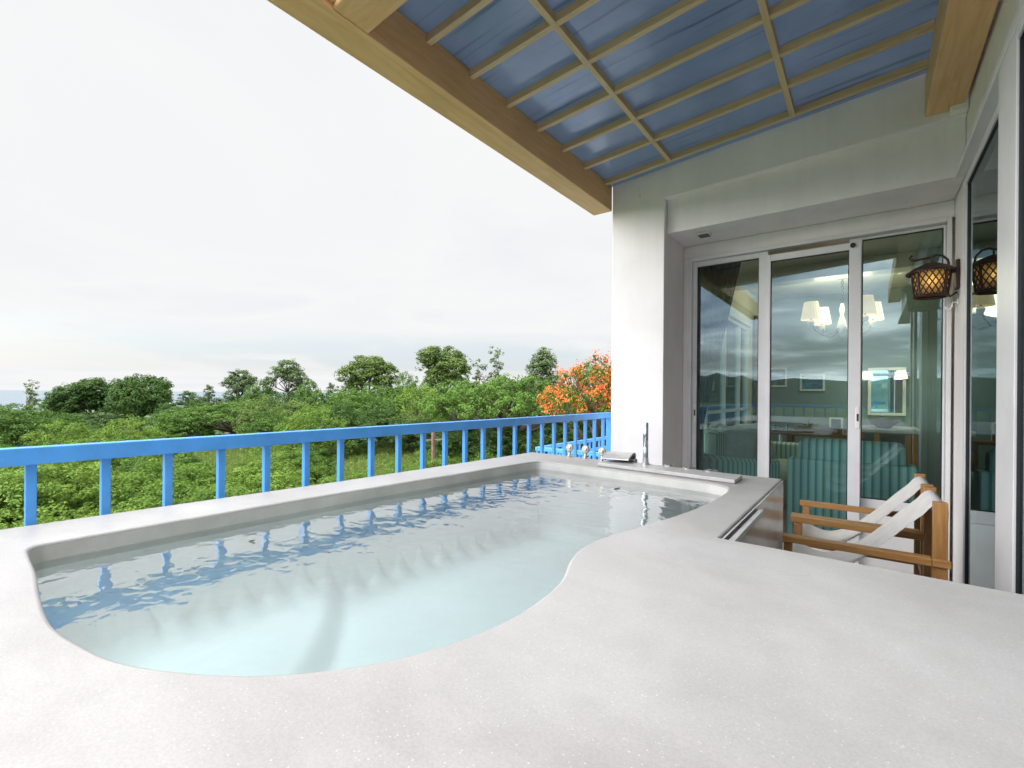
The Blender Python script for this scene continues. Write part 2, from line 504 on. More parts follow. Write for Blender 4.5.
M = dict(
    amber=mat_amber(),
    rimwall=simple('washed_concrete_wall', (0.52, 0.505, 0.47), 0.5, 0, 0.16, 5, 0.3, 180),
    deck=mat_deck(), basin=mat_basin(), plaster=mat_plaster(),
    grey_side=simple('polished_grey_cement', (0.50, 0.475, 0.455), 0.2, 0, 0.22, 2.5),
    slab=simple('pale_stone_slab', (0.46, 0.45, 0.435), 0.35, 0, 0.1, 12, 0.1, 160),
    blue=simple('blue_gloss_paint', (0.085, 0.345, 0.82), 0.38, 0, 0.14, 5, 0.1, 90),
    beam_y=mat_wood('timber_stain_y', (0.64, 0.36, 0.15), (0.82, 0.53, 0.265), (9, 0.7, 9), 2.5),
    beam_x=mat_wood('timber_stain_x', (0.64, 0.36, 0.15), (0.82, 0.53, 0.265), (0.7, 9, 9), 2.5),
    batten_x=mat_wood('batten_wood_x', (0.50, 0.36, 0.19), (0.68, 0.52, 0.31), (0.8, 22, 22), 2.5, 0.6),
    batten_y=mat_wood('batten_wood_y', (0.50, 0.36, 0.19), (0.68, 0.52, 0.31), (22, 0.8, 22), 2.5, 0.6),
    teak=mat_wood('oiled_teak', (0.30, 0.135, 0.035), (0.53, 0.28, 0.09), (1.4, 14, 14), 3.0, 0.4),
    teak_z=mat_wood('oiled_teak_upright', (0.27, 0.12, 0.032), (0.50, 0.26, 0.085), (16, 16, 1.2), 3.0, 0.4),
    roof=mat_roof(),
    alu=simple('powder_coated_frame', (0.72, 0.71, 0.71), 0.38, 0, 0.05, 5),
    dark=simple('black_rubber', (0.02, 0.02, 0.022), 0.5, 0, 0.2, 10),
    glass=mat_glass('tinted_reflective_glass', (0.81, 0.94, 0.935), 0.035),
    glass_side=mat_glass('tinted_side_glass', (0.83, 0.92, 0.885), 0.03),
    clear=mat_glass('window_glass', (0.90, 0.95, 0.94), 0.0),
    water=mat_water(),
    chrome=simple('brushed_chrome', (0.62, 0.61, 0.59), 0.2, 1.0, 0.1, 30),
    chrome_dark=simple('polished_chrome', (0.50, 0.51, 0.53), 0.12, 1.0, 0.1, 30),
    knob=simple('frosted_knob', (0.62, 0.58, 0.48), 0.15, 0.35, 0.1, 40),
    canvas=simple('white_canvas', (0.74, 0.72, 0.68), 0.85, 0, 0.06, 14, 0.35, 420),
    iron=simple('dark_bronze_iron', (0.045, 0.022, 0.018), 0.5, 0.3, 0.3, 30),
    curtain=simple('dark_curtain', (0.045, 0.048, 0.058), 0.9, 0, 0.15, 8),
    sheer=simple('pale_curtain', (0.34, 0.37, 0.36), 0.9, 0, 0.08, 8),
    brown=simple('brown_curtain', (0.12, 0.075, 0.055), 0.9, 0, 0.15, 8),
    stripe=mat_stripe('green_striped_linen', (0.74, 0.88, 0.80), (0.22, 0.43, 0.42), 18.0, 'X'),
    stripe2=mat_stripe('grey_green_striped_linen', (0.66, 0.78, 0.70), (0.24, 0.38, 0.34), 24.0, 'XY'),
    cushion=simple('grey_cushion', (0.62, 0.63, 0.60), 0.9, 0, 0.12, 10, 0.3, 300),
    seatgrey=simple('sage_seat_cloth', (0.40, 0.46, 0.41), 0.9, 0, 0.1, 10, 0.3, 300),
    inwall=simple('painted_inner_wall', (0.70, 0.71, 0.67), 0.7, 0, 0.05, 2),
    inwall_dim=simple('grey_green_wall', (0.20, 0.265, 0.27), 0.7, 0, 0.05, 2),
    inceil=simple('inner_ceiling', (0.66, 0.66, 0.62), 0.8, 0, 0.04, 2),
    infloor=mat_wood('inner_floor_boards', (0.20, 0.12, 0.07), (0.33, 0.21, 0.12), (1, 9, 1), 2.5, 0.35),
    tile=simple('balcony_tile', (0.62, 0.61, 0.59), 0.5, 0, 0.1, 4),
    white=simple('white_enamel', (0.78, 0.78, 0.76), 0.35, 0, 0.03, 8),
    shade=mat_emit('lit_lamp_shade', (1.0, 0.62, 0.33), 0.30, (0.80, 0.70, 0.56)),
    bulb=mat_emit('lit_bulb', (1.0, 0.72, 0.36), 1.6),
    vanity=mat_emit('lit_vanity_lamp', (1.0, 0.74, 0.42), 0.8),
    spot=mat_emit('lit_downlight', (1.0, 0.9, 0.72), 3.0),
    mirror=simple('silvered_mirror', (0.85, 0.88, 0.88), 0.02, 1.0, 0.0, 2),
    bark=simple('tree_bark', (0.13, 0.105, 0.08), 0.9, 0, 0.35, 5, 0.5, 20),
    palebark=simple('pale_bark', (0.30, 0.28, 0.24), 0.9, 0, 0.3, 5, 0.5, 20),
    leaf_dark=mat_leaf('leaves_dark', (0.030, 0.065, 0.018), (0.105, 0.185, 0.042)),
    leaf_mid=mat_leaf('leaves_mid', (0.036, 0.09, 0.016), (0.135, 0.235, 0.042)),
    leaf_light=mat_leaf('leaves_light', (0.06, 0.13, 0.018), (0.205, 0.305, 0.05)),
    leaf_olive=mat_leaf('leaves_olive', (0.07, 0.115, 0.028), (0.20, 0.275, 0.07)),
    leaf_under=mat_leaf('leaves_undergrowth', (0.045, 0.105, 0.016), (0.175, 0.275, 0.045), 0.35, None, 0.22),
    leaf_grey=mat_leaf('leaves_greyed', (0.07, 0.105, 0.045), (0.17, 0.235, 0.095)),
    blossom=mat_leaf('flame_blossom', (0.62, 0.10, 0.02), (0.90, 0.25, 0.06), 0.3),
    deadleaf=simple('dead_leaf', (0.10, 0.06, 0.025), 0.8),
    bronze=simple('brown_bowl', (0.16, 0.075, 0.03), 0.35, 0, 0.3, 20),
    bluepic=simple('blue_seascape_print', (0.05, 0.14, 0.22), 0.4, 0, 0.8, 6, 0, 1, (1, 1, 4)),
    greypic=simple('grey_print', (0.09, 0.11, 0.12), 0.4, 0, 0.7, 8),
    green_plant=simple('green_leafy_arrangement', (0.16, 0.19, 0.05), 0.6, 0, 0.5, 40),
    post=simple('weathered_timber_post', (0.19, 0.12, 0.09), 0.8, 0, 0.3, 4),
)

# ground, sea, hills
def mat_ground():
    m, nd, lk, b = newmat('grassy_ground')
    v = texco(nd, lk)
    f = noise(nd, lk, v, 0.12, 8, 0.65, 0.4)
    f2 = noise(nd, lk, v, 2.5, 6, 0.7)
    c = ramp(nd, lk, f, [(0.3, (0.04, 0.08, 0.022)), (0.5, (0.08, 0.125, 0.035)), (0.7, (0.13, 0.155, 0.05))])
    lk.new(mixcol(nd, lk, 0.7, c, ramp(nd, lk, f2, [(0.3, 0.55), (0.7, 1.1)]), 'MULTIPLY'), b.inputs['Base Color'])
    b.inputs['Roughness'].default_value = 0.95
    bump(nd, lk, f2, b, 0.8, 0.2)
    return m


def mat_sea():
    m, nd, lk, b = newmat('sea_water')
    v = texco(nd, lk)
    b.inputs['Base Color'].default_value = (0.10, 0.15, 0.19, 1)
    b.inputs['Roughness'].default_value = 0.22
    b.inputs['IOR'].default_value = 1.33
    bump(nd, lk, noise(nd, lk, v, 0.15, 5, 0.6), b, 0.5, 0.6)
    return m


def mat_hill():
    m, nd, lk, b = newmat('forested_hill')
    v = texco(nd, lk)
    f = noise(nd, lk, v, 0.03, 8, 0.7)
    lk.new(ramp(nd, lk, f, [(0.3, (0.022, 0.042, 0.036)), (0.7, (0.055, 0.09, 0.065))]), b.inputs['Base Color'])
    b.inputs['Roughness'].default_value = 1.0
    bump(nd, lk, f, b, 1.0, 8)
    return m


GZ = -5.2
# ------------------------------------------------------------------ SETTING
def disc(name, mat, r, z, clip=None, kind='structure', seg=96):
    pts = [Vector((r * math.cos(2 * math.pi * k / seg), r * math.sin(2 * math.pi * k / seg))) for k in range(seg)]
    if clip:
        n, d = Vector(clip[0]), clip[1]
        out = []
        for i in range(seg):
            a, b = pts[i], pts[(i + 1) % seg]
            da, db = a.dot(n) - d, b.dot(n) - d
            if da <= 0: out.append(a)
            if da * db < 0: out.append(a + (b - a) * (da / (da - db)))
        pts = out
    o = MB().add([(p.x, p.y, z) for p in pts], [tuple(range(len(pts)))]).build(name, mat)
    return tag(o, kind=kind)


disc('ground', mat_ground(), 6000, GZ, ((-0.85, 0.527), 190.0))
disc('sea', mat_sea(), 28000, GZ - 1.0)

rng = np.random.default_rng(4)
hm = MB()
na, nr = 120, 10
vs_, fs_ = [], []
for i in range(na + 1):
    a = rad(-150) + rad(150) * i / na            # world angle, mostly behind the camera
    prof = 0.5 + 0.5 * math.sin(a * 5.1 + 1.2) * 0.6 + 0.25 * math.sin(a * 13 + 0.4) + 0.10 * math.sin(a * 37)
    top = 26 + 22 * max(0.0, prof)
    for j in range(nr + 1):
        t = j / nr
        r = 420 + 700 * t
        z = GZ - 0.5 + top * (math.sin(math.pi * min(1, t * 1.0)) ** 0.8) + rng.normal() * 1.6 * (0 < j < nr)
        vs_.append((r * math.cos(a), r * math.sin(a), z))
for i in range(na):
    for j in range(nr):
        k = i * (nr + 1) + j
        fs_.append((k, k + 1, k + nr + 2, k + nr + 1))
tag(hm.add(vs_, fs_).build('hills', mat_hill(), None, True), kind='structure')

tag(MB().box(-2.16, 0.47, -2.4, 4.47, -0.2, 0.0).build('floor', M['tile']), kind='structure')

# ------------------------------------------------------------------ BUILDING
PX0, PX1, PY = -1.86, -1.385, 3.96
FY, WX = 4.48, 0.47
bld = thing('hotel_building', 'white plastered hotel wing with sliding glass doors, behind and right of the tub', 'building', (PX1, FY, 0))


def bp(mb, name, mat, bevel=0.0, smooth=False, parent=None):
    o = mb.build(name, mat, parent or bld, smooth, bevel)
    if (parent or bld) is bld:
        o.matrix_parent_inverse = Matrix.Translation(bld.location).inverted()
    return o


# pillar and upper wall in one plane; the wall's lower edge rises slightly to the right
prof_ = [(PX0, -5.2), (PX1, -5.2), (PX1, 2.958), (0.469, 3.026), (0.469, 9.0), (PX0, 9.0)]
n_ = len(prof_)
wm = MB().add([(x, PY, z) for x, z in prof_] + [(x, 4.60, z) for x, z in prof_],
              [tuple(range(n_)), tuple(range(2 * n_ - 1, n_ - 1, -1))] + [(i, (i + 1) % n_, n_ + (i + 1) % n_, n_ + i) for i in range(n_)])
bp(wm, 'front_wall', M['plaster'], 0.006)
bp(MB().box(PX1 + 0.001, 0.469, 4.02, 4.59, 2.675, 3.10), 'lintel', M['plaster'], 0.006)
fw = MB().box(PX1 + 0.001, WX - 0.001, FY, 4.60, 2.556, 2.674)
fw.box(PX1 + 0.001, -1.334, FY, 4.60, 0.0, 2.555)
bp(fw, 'wall', M['plaster'], 0.004)
bp(MB().box(-0.126, 0.451, FY + 0.01, 4.58, 0.0, 0.438), 'wall', M['white'], 0.004)
rw = MB().box(WX, WX + 0.15, 4.03, 4.62, 0.0, 9.0)
rw.box(WX, WX + 0.15, -2.3, 4.028, 2.70, 9.0)
bp(rw, 'wall', M['plaster'], 0.005)
bp(MB().box(-1.75, -1.45, 4.61, 5.45, 0.0, 2.95).box(-1.67, -1.52, 5.451, 9.2, 0.0, 0.45).box(-1.67, -1.52, 5.451, 9.2, 2.40, 2.95)
   .box(-1.67, -1.52, 8.45, 9.2, 0.451, 2.399), 'wall', M['inwall'])
bp(MB().box(-1.74, 1.2, 9.21, 9.35, 0.0, 2.95), 'wall', M['inwall_dim'])
bp(MB().box(1.05, 1.2, 4.63, 9.20, 0.0, 2.95).box(0.63, 1.049, 4.46, 4.62, 0.0, 2.95), 'wall', M['inwall_dim'])
bp(MB().box(0.64, 4.0, 4.30, 4.45, 0, 2.95).box(4.01, 4.2, -2.3, 4.4, 0, 2.95).box(0.64, 4.0, -2.5, -2.31, 0, 2.95), 'wall', M['inwall_dim'])
bp(MB().box(-1.9, 1.3, 4.605, 9.4, 2.955, 3.1).box(0.63, 4.3, -2.6, 4.6, 2.955, 3.1), 'ceiling', M['inceil'])
bp(MB().box(-1.515, 1.04, 7.0, 7.25, 2.78, 2.953), 'ceiling_beam', M['white'])
bp(MB().box(-1.9, 1.3, 4.605, 9.4, -0.15, 0.0).box(0.625, 4.3, -2.6, 4.6, -0.15, 0.0), 'floor_slab', M['infloor'])
bp(MB().box(-1.9, 1.3, 4.605, 9.5, 3.12, 8.9).box(0.625, 4.3, -2.6, 4.6, 3.12, 8.9), 'upper_storey', M['plaster'])
bp(MB().box(-1.85, 4.3, 4.7, 9.4, -5.2, -0.16), 'lower_storey', M['plaster'])
bp(MB().box(-2.1, 4.3, -2.55, 4.46, -5.2, -0.205), 'balcony_base', M['plaster'])

# recessed lamp in the lintel's soffit
sl = bp(MB().box(-1.175, -1.075, 4.15, 4.24, 2.655, 2.6745), 'soffit_light', M['alu'], 0.003)
bp(MB().box(-1.165, -1.085, 4.145, 4.235, 2.651, 2.656), 'light_grille', simple('grey_lamp_grille', (0.16, 0.15, 0.13), 0.6), parent=sl)

# --- facade sliding doors (each pane framed)
def frame_rect(mb, x0, x1, z0, z1, wl, wr, wb, wt, y0, y1):
    mb.box(x0, x0 + wl, y0, y1, z0, z1)
    mb.box(x1 - wr, x1, y0, y1, z0, z1)
    if wb: mb.box(x0 + wl, x1 - wr, y0 + 0.001, y1 - 0.001, z0, z0 + wb)
    mb.box(x0 + wl, x1 - wr, y0 + 0.001, y1 - 0.001, z1 - wt, z1)


jm = MB()
jm.box(-1.333, -1.300, FY - 0.035, 4.59, 0, 2.555)
jm.box(-1.2995, 0.427, FY - 0.034, 4.59, 2.522, 2.555)
jm.box(0.428, 0.4525, FY - 0.035, 4.59, 0, 2.555)
bp(jm, 'door_frame', M['alu'], 0.003)


def door(name, x0, x1, z0, z1, y, wl, wr, wb, wt, glass, handle_x=None, lbl=None):
    mb = MB()
    frame_rect(mb, x0, x1, z0, z1, wl, wr, wb, wt, y - 0.022, y + 0.022)
    d = bp(mb, name, M['alu'], 0.003)
    if lbl: d['label'] = lbl
    bp(MB().box(x0 + wl - 0.004, x1 - wr + 0.004, y - 0.004, y + 0.004, z0 + wb - 0.004, z1 - wt + 0.004), 'pane', glass, parent=d)
    g = 0.006
    gm = MB()
    frame_rect(gm, x0 + wl, x1 - wr, z0 + wb, z1 - wt, g, g, g, g, y - 0.012, y + 0.012)
    bp(gm, 'gasket', M['dark'], parent=d)
    if handle_x is not None:
        bp(MB().box(handle_x - 0.013, handle_x + 0.013, y - 0.030, y - 0.0225, 1.06, 1.22), 'handle_plate', M['white'], 0.004, parent=d)
        bp(MB().box(handle_x - 0.006, handle_x + 0.006, y - 0.032, y - 0.0301, 1.115, 1.17), 'finger_slot', M['dark'], parent=d)
    return d


door('sliding_door', -1.299, -0.686, 0.02, 2.521, FY + 0.03, 0.036, 0.070, 0.08, 0.045, M['glass'], -1.275, 'left sliding door with dark curtain behind')
door('sliding_door', -0.683, -0.052, 0.02, 2.475, FY - 0.01, 0.022, 0.076, 0.08, 0.052, M['glass'], -0.068, 'middle sliding door in front of striped sofa')
door('fixed_window', -0.128, 0.427, 0.44, 2.521, FY + 0.05, 0.080, 0.012, 0.085, 0.020, M['glass'], None, 'right glazed panel behind the lantern')
bp(MB().lathe([(0.0, 0), (0.018, 0), (0.018, 0.012), (0, 0.012)], (-0.105, FY - 0.033, 2.452), 16, (0, -1, 0)), 'door_stop', M['dark'])

# --- right wall sliding doors (glass facing the tub)
def frame_rect_y(mb, y0, y1, z0, z1, wa, wb_, wbot, wt, x0, x1):
    mb.box(x0, x1, y0, y0 + wa, z0, z1)
    mb.box(x0, x1, y1 - wb_, y1, z0, z1)
    mb.box(x0 + 0.001, x1 - 0.001, y0 + wa, y1 - wb_, z0, z0 + wbot)
    mb.box(x0 + 0.001, x1 - 0.001, y0 + wa, y1 - wb_, z1 - wt, z1)


sm = MB()
sm.box(WX - 0.006, WX + 0.149, 3.985, 4.029, 0, 2.699)
sm.box(WX - 0.052, WX + 0.149, -2.3, 3.984, 2.655, 2.699)
bp(sm, 'door_frame', M['alu'], 0.003)


def side_door(y0, y1, x, wa, wb_, lbl):
    mb = MB()
    frame_rect_y(mb, y0, y1, 0.02, 2.654, wa, wb_, 0.08, 0.05, x - 0.02, x + 0.02)
    d = bp(mb, 'sliding_door', M['alu'], 0.003)
    d['label'] = lbl
    bp(MB().box(x - 0.004, x + 0.004, y0 + wa - 0.004, y1 - wb_ + 0.004, 0.096, 2.608), 'pane', M['glass_side'], parent=d)
    gm = MB()
    frame_rect_y(gm, y0 + wa, y1 - wb_, 0.10, 2.604, 0.008, 0.008, 0.006, 0.006, x - 0.012, x + 0.012)
    bp(gm, 'gasket', M['dark'], parent=d)


side_door(2.60, 3.983, WX + 0.013, 0.10, 0.018, 'far glass door of the right wall')
side_door(1.50, 2.78, WX - 0.029, 0.20, 0.30, 'near glass door of the right wall')
side_door(0.25, 1.60, WX + 0.013, 0.10, 0.10, 'glass door beside the camera')

# junction box under the end of the wall beam
jb = thing('junction_box', 'small white junction box on the wall under the timber beam end', 'junction box', (0.42, 3.945, 3.10))
MB().box(-0.035, 0.045, -0.05, 0.0, -0.075, 0.06).build('box', M['plaster'], jb, False, 0.006)
MB().box(-0.028, 0.038, -0.056, -0.051, -0.066, 0.051).build('lid', M['white'], jb, False, 0.003)

# ------------------------------------------------------------------ CANOPY
def roof_z(x): return EYE + 1.83 + 0.08 * (x + 1.86)


can = thing('canopy', 'timber framed canopy glazed with blue translucent sheets over the tub', 'canopy', (-1.95, 3.9, 2.95))


def cp(mb, name, mat, bevel=0.0):
    o = mb.build(name, mat, can, False, bevel)
    o.matrix_parent_inverse = Matrix.Translation(can.location).inverted()
    return o


cp(MB().box(-2.044, -1.861, -2.3, 3.956, 2.952, 3.235), 'edge_beam', M['beam_y'], 0.006)
cp(MB().box(0.272, 0.452, -2.3, 3.956, 3.065, 3.32), 'wall_beam', M['beam_y'], 0.006)
cp(MB().hexa([(-1.859, 1.165, 2.955), (0.271, 1.165, 3.10), (0.271, 1.345, 3.10), (-1.859, 1.345, 2.955),
              (-1.859, 1.165, 3.225), (0.271, 1.165, 3.36), (0.271, 1.345, 3.36), (-1.859, 1.345, 3.225)]), 'rafter', M['beam_x'], 0.005)
cp(MB().box(-1.86, -1.835, 1.10, 1.164, 2.98, 3.2), 'end_board', M['beam_x'])
bw = 0.034
for i, y in enumerate((1.385, 1.72, 2.055, 2.40, 2.745, 3.085, 3.43, 3.80)):
    za, zb = roof_z(-1.859), roof_z(0.271)
    cp(MB().hexa([(-1.859, y - bw / 2, za), (0.271, y - bw / 2, zb), (0.271, y + bw / 2, zb), (-1.859, y + bw / 2, za),
                  (-1.859, y - bw / 2, za + .045), (0.271, y - bw / 2, zb + .045), (0.271, y + bw / 2, zb + .045), (-1.859, y + bw / 2, za + .045)]),
       'cross_batten', M['batten_x'], 0.002)
for x in (-1.29, -0.437):
    z = roof_z(x) - 0.003
    cp(MB().box(x - bw / 2, x + bw / 2, 1.346, 3.80, z, z + 0.046), 'long_batten', M['batten_y'], 0.002)
# the sheet lies on the battens
for xa, xb, dz in ((-1.99, 0.40, 0.0),):
    cp(MB().hexa([(xa, 1.20, roof_z(xa) + .047 + dz), (xb, 1.20, roof_z(xb) + .047 + dz), (xb, 3.97, roof_z(xb) + .047 + dz), (xa, 3.97, roof_z(xa) + .047 + dz),
                  (xa, 1.20, roof_z(xa) + .052 + dz), (xb, 1.20, roof_z(xb) + .052 + dz), (xb, 3.97, roof_z(xb) + .052 + dz), (xa, 3.97, roof_z(xa) + .052 + dz)]),
       'roof_sheet', M['roof'])

# ------------------------------------------------------------------ TUB
RIM, WL = 0.882, 0.832
ctrl = [(-1.72, 1.8), (-1.775, 1.1), (-1.80, .5), (-1.805, .30), (-1.80, .262), (-1.775, .24), (-1.70, .23), (-1.547, .22), (-1.349, .199),
        (-1.219, .189), (-1.146, .189), (-1.046, .201), (-.927, .226), (-.81, .281), (-.71, .351), (-.617, .459), (-.568, .561), (-.538, .684),
        (-.537, .82), (-.557, .935), (-.60, 1.043), (-.625, 1.144), (-.622, 1.273), (-.582, 1.459), (-.535, 1.681), (-.505, 1.894),
        (-.495, 2.131), (-.50, 2.26), (-.525, 2.345), (-.58, 2.385), (-.66, 2.402), (-.97, 2.44), (-1.223, 2.465), (-1.5, 2.485), (-1.61, 2.49),
        (-1.65, 2.478), (-1.668, 2.44)]


def crom(pts, k):
    n = len(pts); out = []
    P = [np.array(p) for p in pts]
    for i in range(n):
        a, b, c, d = P[i - 1], P[i], P[(i + 1) % n], P[(i + 2) % n]
        t1 = (np.linalg.norm(b - a) + 1e-9) ** .5; t2 = (np.linalg.norm(c - b) + 1e-9) ** .5; t3 = (np.linalg.norm(d - c) + 1e-9) ** .5
        m1 = t2 * ((b - a) / t1 - (c - a) / (t1 + t2) + (c - b) / t2)
        m2 = t2 * ((c - b) / t2 - (d - b) / (t2 + t3) + (d - c) / t3)
        for j in range(k):
            t = j / k
            out.append((2 * b - 2 * c + m1 + m2) * t ** 3 + (-3 * b + 3 * c - 2 * m1 - m2) * t ** 2 + m1 * t + b)
    return out


path = crom(ctrl, 6)


def offset(pts, d):
    n = len(pts); out = []
    for i in range(n):
        t = pts[(i + 1) % n] - pts[i - 1]
        t = t / (np.linalg.norm(t) + 1e-9)
        nrm = np.array([t[1], -t[0]])           # ccw path: points outwards
        out.append(pts[i] + nrm * d)
    return out


area = sum(path[i][0] * path[(i + 1) % len(path)][1] - path[(i + 1) % len(path)][0] * path[i][1] for i in range(len(path)))
SG = 1 if area > 0 else -1

tub = thing('plunge_tub', 'built in pale concrete plunge tub with curved rim and broad washed deck', 'tub', (0, 0, 0))


def loft(rings, closed=True):
    mb = MB(); n = len(rings[0]); vs = [v for r in rings for v in r]
    return mb.add(vs, [(i * n + k, i * n + (k + 1) % n, (i + 1) * n + (k + 1) % n, (i + 1) * n + k) for i in range(len(rings) - 1) for k in range(n)])


outer = [(-2.082, -2.25), (0.462, -2.25), (0.462, 1.462), (-0.352, 1.487), (-0.349, 2.736), (-1.945, 2.83), (-1.955, 2.35), (-2.0, 1.25), (-2.05, .65), (-2.08, .25)]


def inset_poly(pts, d):
    n = len(pts); out = []
    for i in range(n):
        a, b, c = (Vector(pts[i - 1]), Vector(pts[i]), Vector(pts[(i + 1) % n]))
        u, v = (b - a).normalized(), (c - b).normalized()
        n1, n2 = Vector((-u.y, u.x)), Vector((-v.y, v.x))
        m = (n1 + n2).normalized()
        out.append(tuple(b + m * (d / max(0.3, m.dot(n1)))))
    return out


RB = 0.010
bm = bmesh.new()
io = offset(path, SG * RB)
top_in = [bm.verts.new((p[0], p[1], RIM)) for p in io]
ob = 0.007
oi = inset_poly(outer, ob)
top_out = [bm.verts.new((p[0], p[1], RIM)) for p in oi]
e = [bm.edges.new((l[i], l[(i + 1) % len(l)])) for l in (top_in, top_out) for i in range(len(l))]
bmesh.ops.triangle_fill(bm, use_beauty=True, use_dissolve=False, edges=e)
prev = top_in
for k in range(1, 6):
    a = k / 5 * math.pi / 2
    pp = offset(path, SG * RB * (1 - math.sin(a)))
    cur = [bm.verts.new((p[0], p[1], RIM - RB * (1 - math.cos(a)))) for p in pp]
    for i in range(len(cur)):
        bm.faces.new((prev[i], prev[(i + 1) % len(cur)], cur[(i + 1) % len(cur)], cur[i]))
    prev = cur
prev = top_out
for k in range(1, 5):
    a = k / 4 * math.pi / 2
    pp = inset_poly(outer, ob * (1 - math.sin(a)))
    cur = [bm.verts.new((p[0], p[1], RIM - ob * (1 - math.cos(a)))) for p in pp]
    for i in range(len(cur)):
        bm.faces.new((prev[i], prev[(i + 1) % len(cur)], cur[(i + 1) % len(cur)], cur[i]))
    prev = cur
cur = [bm.verts.new((p[0], p[1], 0.001)) for p in outer]
for i in range(len(cur)):
    bm.faces.new((prev[i], prev[(i + 1) % len(cur)], cur[(i + 1) % len(cur)], cur[i]))
bmesh.ops.recalc_face_normals(bm, faces=bm.faces)
me = bpy.data.meshes.new('deck'); bm.to_mesh(me); bm.free()
me.materials.append(M['deck'])
deck = bpy.data.objects.new('deck', me); COL.objects.link(deck); deck.parent = tub
me.shade_smooth()
try: me.set_sharp_from_angle(angle=rad(60))
except Exception: pass
wnm = deck.modifiers.new('normals', 'WEIGHTED_NORMAL'); wnm.keep_sharp = True; wnm.weight = 100

# basin: battered walls coved into a moulded floor; the left end is a shallower seat with an arc front
FL, SEAT, COVE = 0.45, 0.515, 0.13


def floor_z(x, y, d):
    q = min(1.0, max(0.0, (1.46 - math.hypot(x + 2.40, y + 0.19)) / 0.09 + 0.5))
    z = FL + (SEAT - FL) * q * q * (3 - 2 * q)
    if d < COVE:
        t = 1 - d / COVE
        z += COVE * (1 - math.sqrt(max(0.0, 1 - t * t)))
    return z


wall_in = offset(path, -SG * 0.012)
pa = np.array(wall_in)
bm = bmesh.new()
rings = []
for ring_pts, zf in ((path, lambda p: RIM - RB), (offset(path, -SG * 0.004), lambda p: WL - 0.02), (wall_in, lambda p: floor_z(p[0], p[1], 0.0))):
    rings.append([bm.verts.new((p[0], p[1], zf(p))) for p in ring_pts])
n0 = len(path)
for a_, b_ in zip(rings, rings[1:]):
    for i in range(n0):
        bm.faces.new((a_[i], a_[(i + 1) % n0], b_[(i + 1) % n0], b_[i]))
pts2 = [Vector((p[0], p[1])) for p in wall_in]


def inside(x, y):
    c_ = False
    for i in range(n0):
        (x1, y1), (x2, y2) = wall_in[i], wall_in[i - 1]
        if (y1 > y) != (y2 > y) and x < (x2 - x1) * (y - y1) / (y2 - y1) + x1: c_ = not c_
    return c_


grid = []
for ix in range(70):
    for iy in range(110):
        x, y = -1.85 + ix * 0.022, 0.17 + iy * 0.022
        if not inside(x, y): continue
        d = float(np.min(np.hypot(pa[:, 0] - x, pa[:, 1] - y)))
        if d > 0.012: grid.append((x, y, d))
allp = pts2 + [Vector((g_[0], g_[1])) for g_ in grid]
ov, oe, of, _, _, _ = geometry.delaunay_2d_cdt(allp, [(i, (i + 1) % n0) for i in range(n0)], [], 1, 1e-7)
vv = []
for v in ov:
    d = float(np.min(np.hypot(pa[:, 0] - v.x, pa[:, 1] - v.y)))
    vv.append(bm.verts.new((v.x, v.y, floor_z(v.x, v.y, d if d > 1e-5 else 0.0))))
for f in of:
    try: bm.faces.new([vv[i] for i in f])
    except ValueError: pass
bmesh.ops.remove_doubles(bm, verts=bm.verts, dist=1e-5)
bmesh.ops.recalc_face_normals(bm, faces=bm.faces)
me = bpy.data.meshes.new('basin'); bm.to_mesh(me); bm.free()
me.materials.append(M['basin']); me.materials.append(M['rimwall']); me.shade_smooth()
for f_ in me.polygons:
    if f_.center.z > WL - 0.03: f_.material_index = 1
bo = bpy.data.objects.new('basin', me); COL.objects.link(bo); bo.parent = tub

MB().box(-0.3485, -0.342, 1.49, 2.734, 0.002, 0.874).build('side_panel', M['grey_side'], tub)
MB().box(-0.3415, -0.3375, 1.489, 2.00, 0.852, 0.871).build('gap_shade_strip', M['dark'], tub)  # solid black strip; its colour stands in for shade in the gap
MB().box(-0.337, -0.319, 1.489, 2.03, 0.846, 0.866).build('access_flap', M['slab'], tub, False, 0.003)

wp = offset(path, SG * 0.006)
bm = bmesh.new()
vs_ = [bm.verts.new((p[0], p[1], WL)) for p in wp]
bmesh.ops.triangle_fill(bm, use_beauty=True, edges=[bm.edges.new((vs_[i], vs_[(i + 1) % len(vs_)])) for i in range(len(vs_))])
bmesh.ops.recalc_face_normals(bm, faces=bm.faces)
for f in bm.faces:
    if f.normal.z < 0: f.normal_flip()
me = bpy.data.meshes.new('water'); bm.to_mesh(me); bm.free(); me.materials.append(M['water'])
wat = bpy.data.objects.new('water', me); COL.objects.link(wat); tag(wat, kind='structure')

# ledge slab, taps, spout, hand shower, dials
sb = MB().prism([(-1.27, 2.525), (-0.505, 2.43), (-0.505, 2.60), (-1.27, 2.69)], RIM + 0.002, RIM + 0.021).build('ledge_slab', M['slab'], None, False, 0.003)
tag(sb, 'thin pale stone slab lying along the far tub ledge', 'slab')


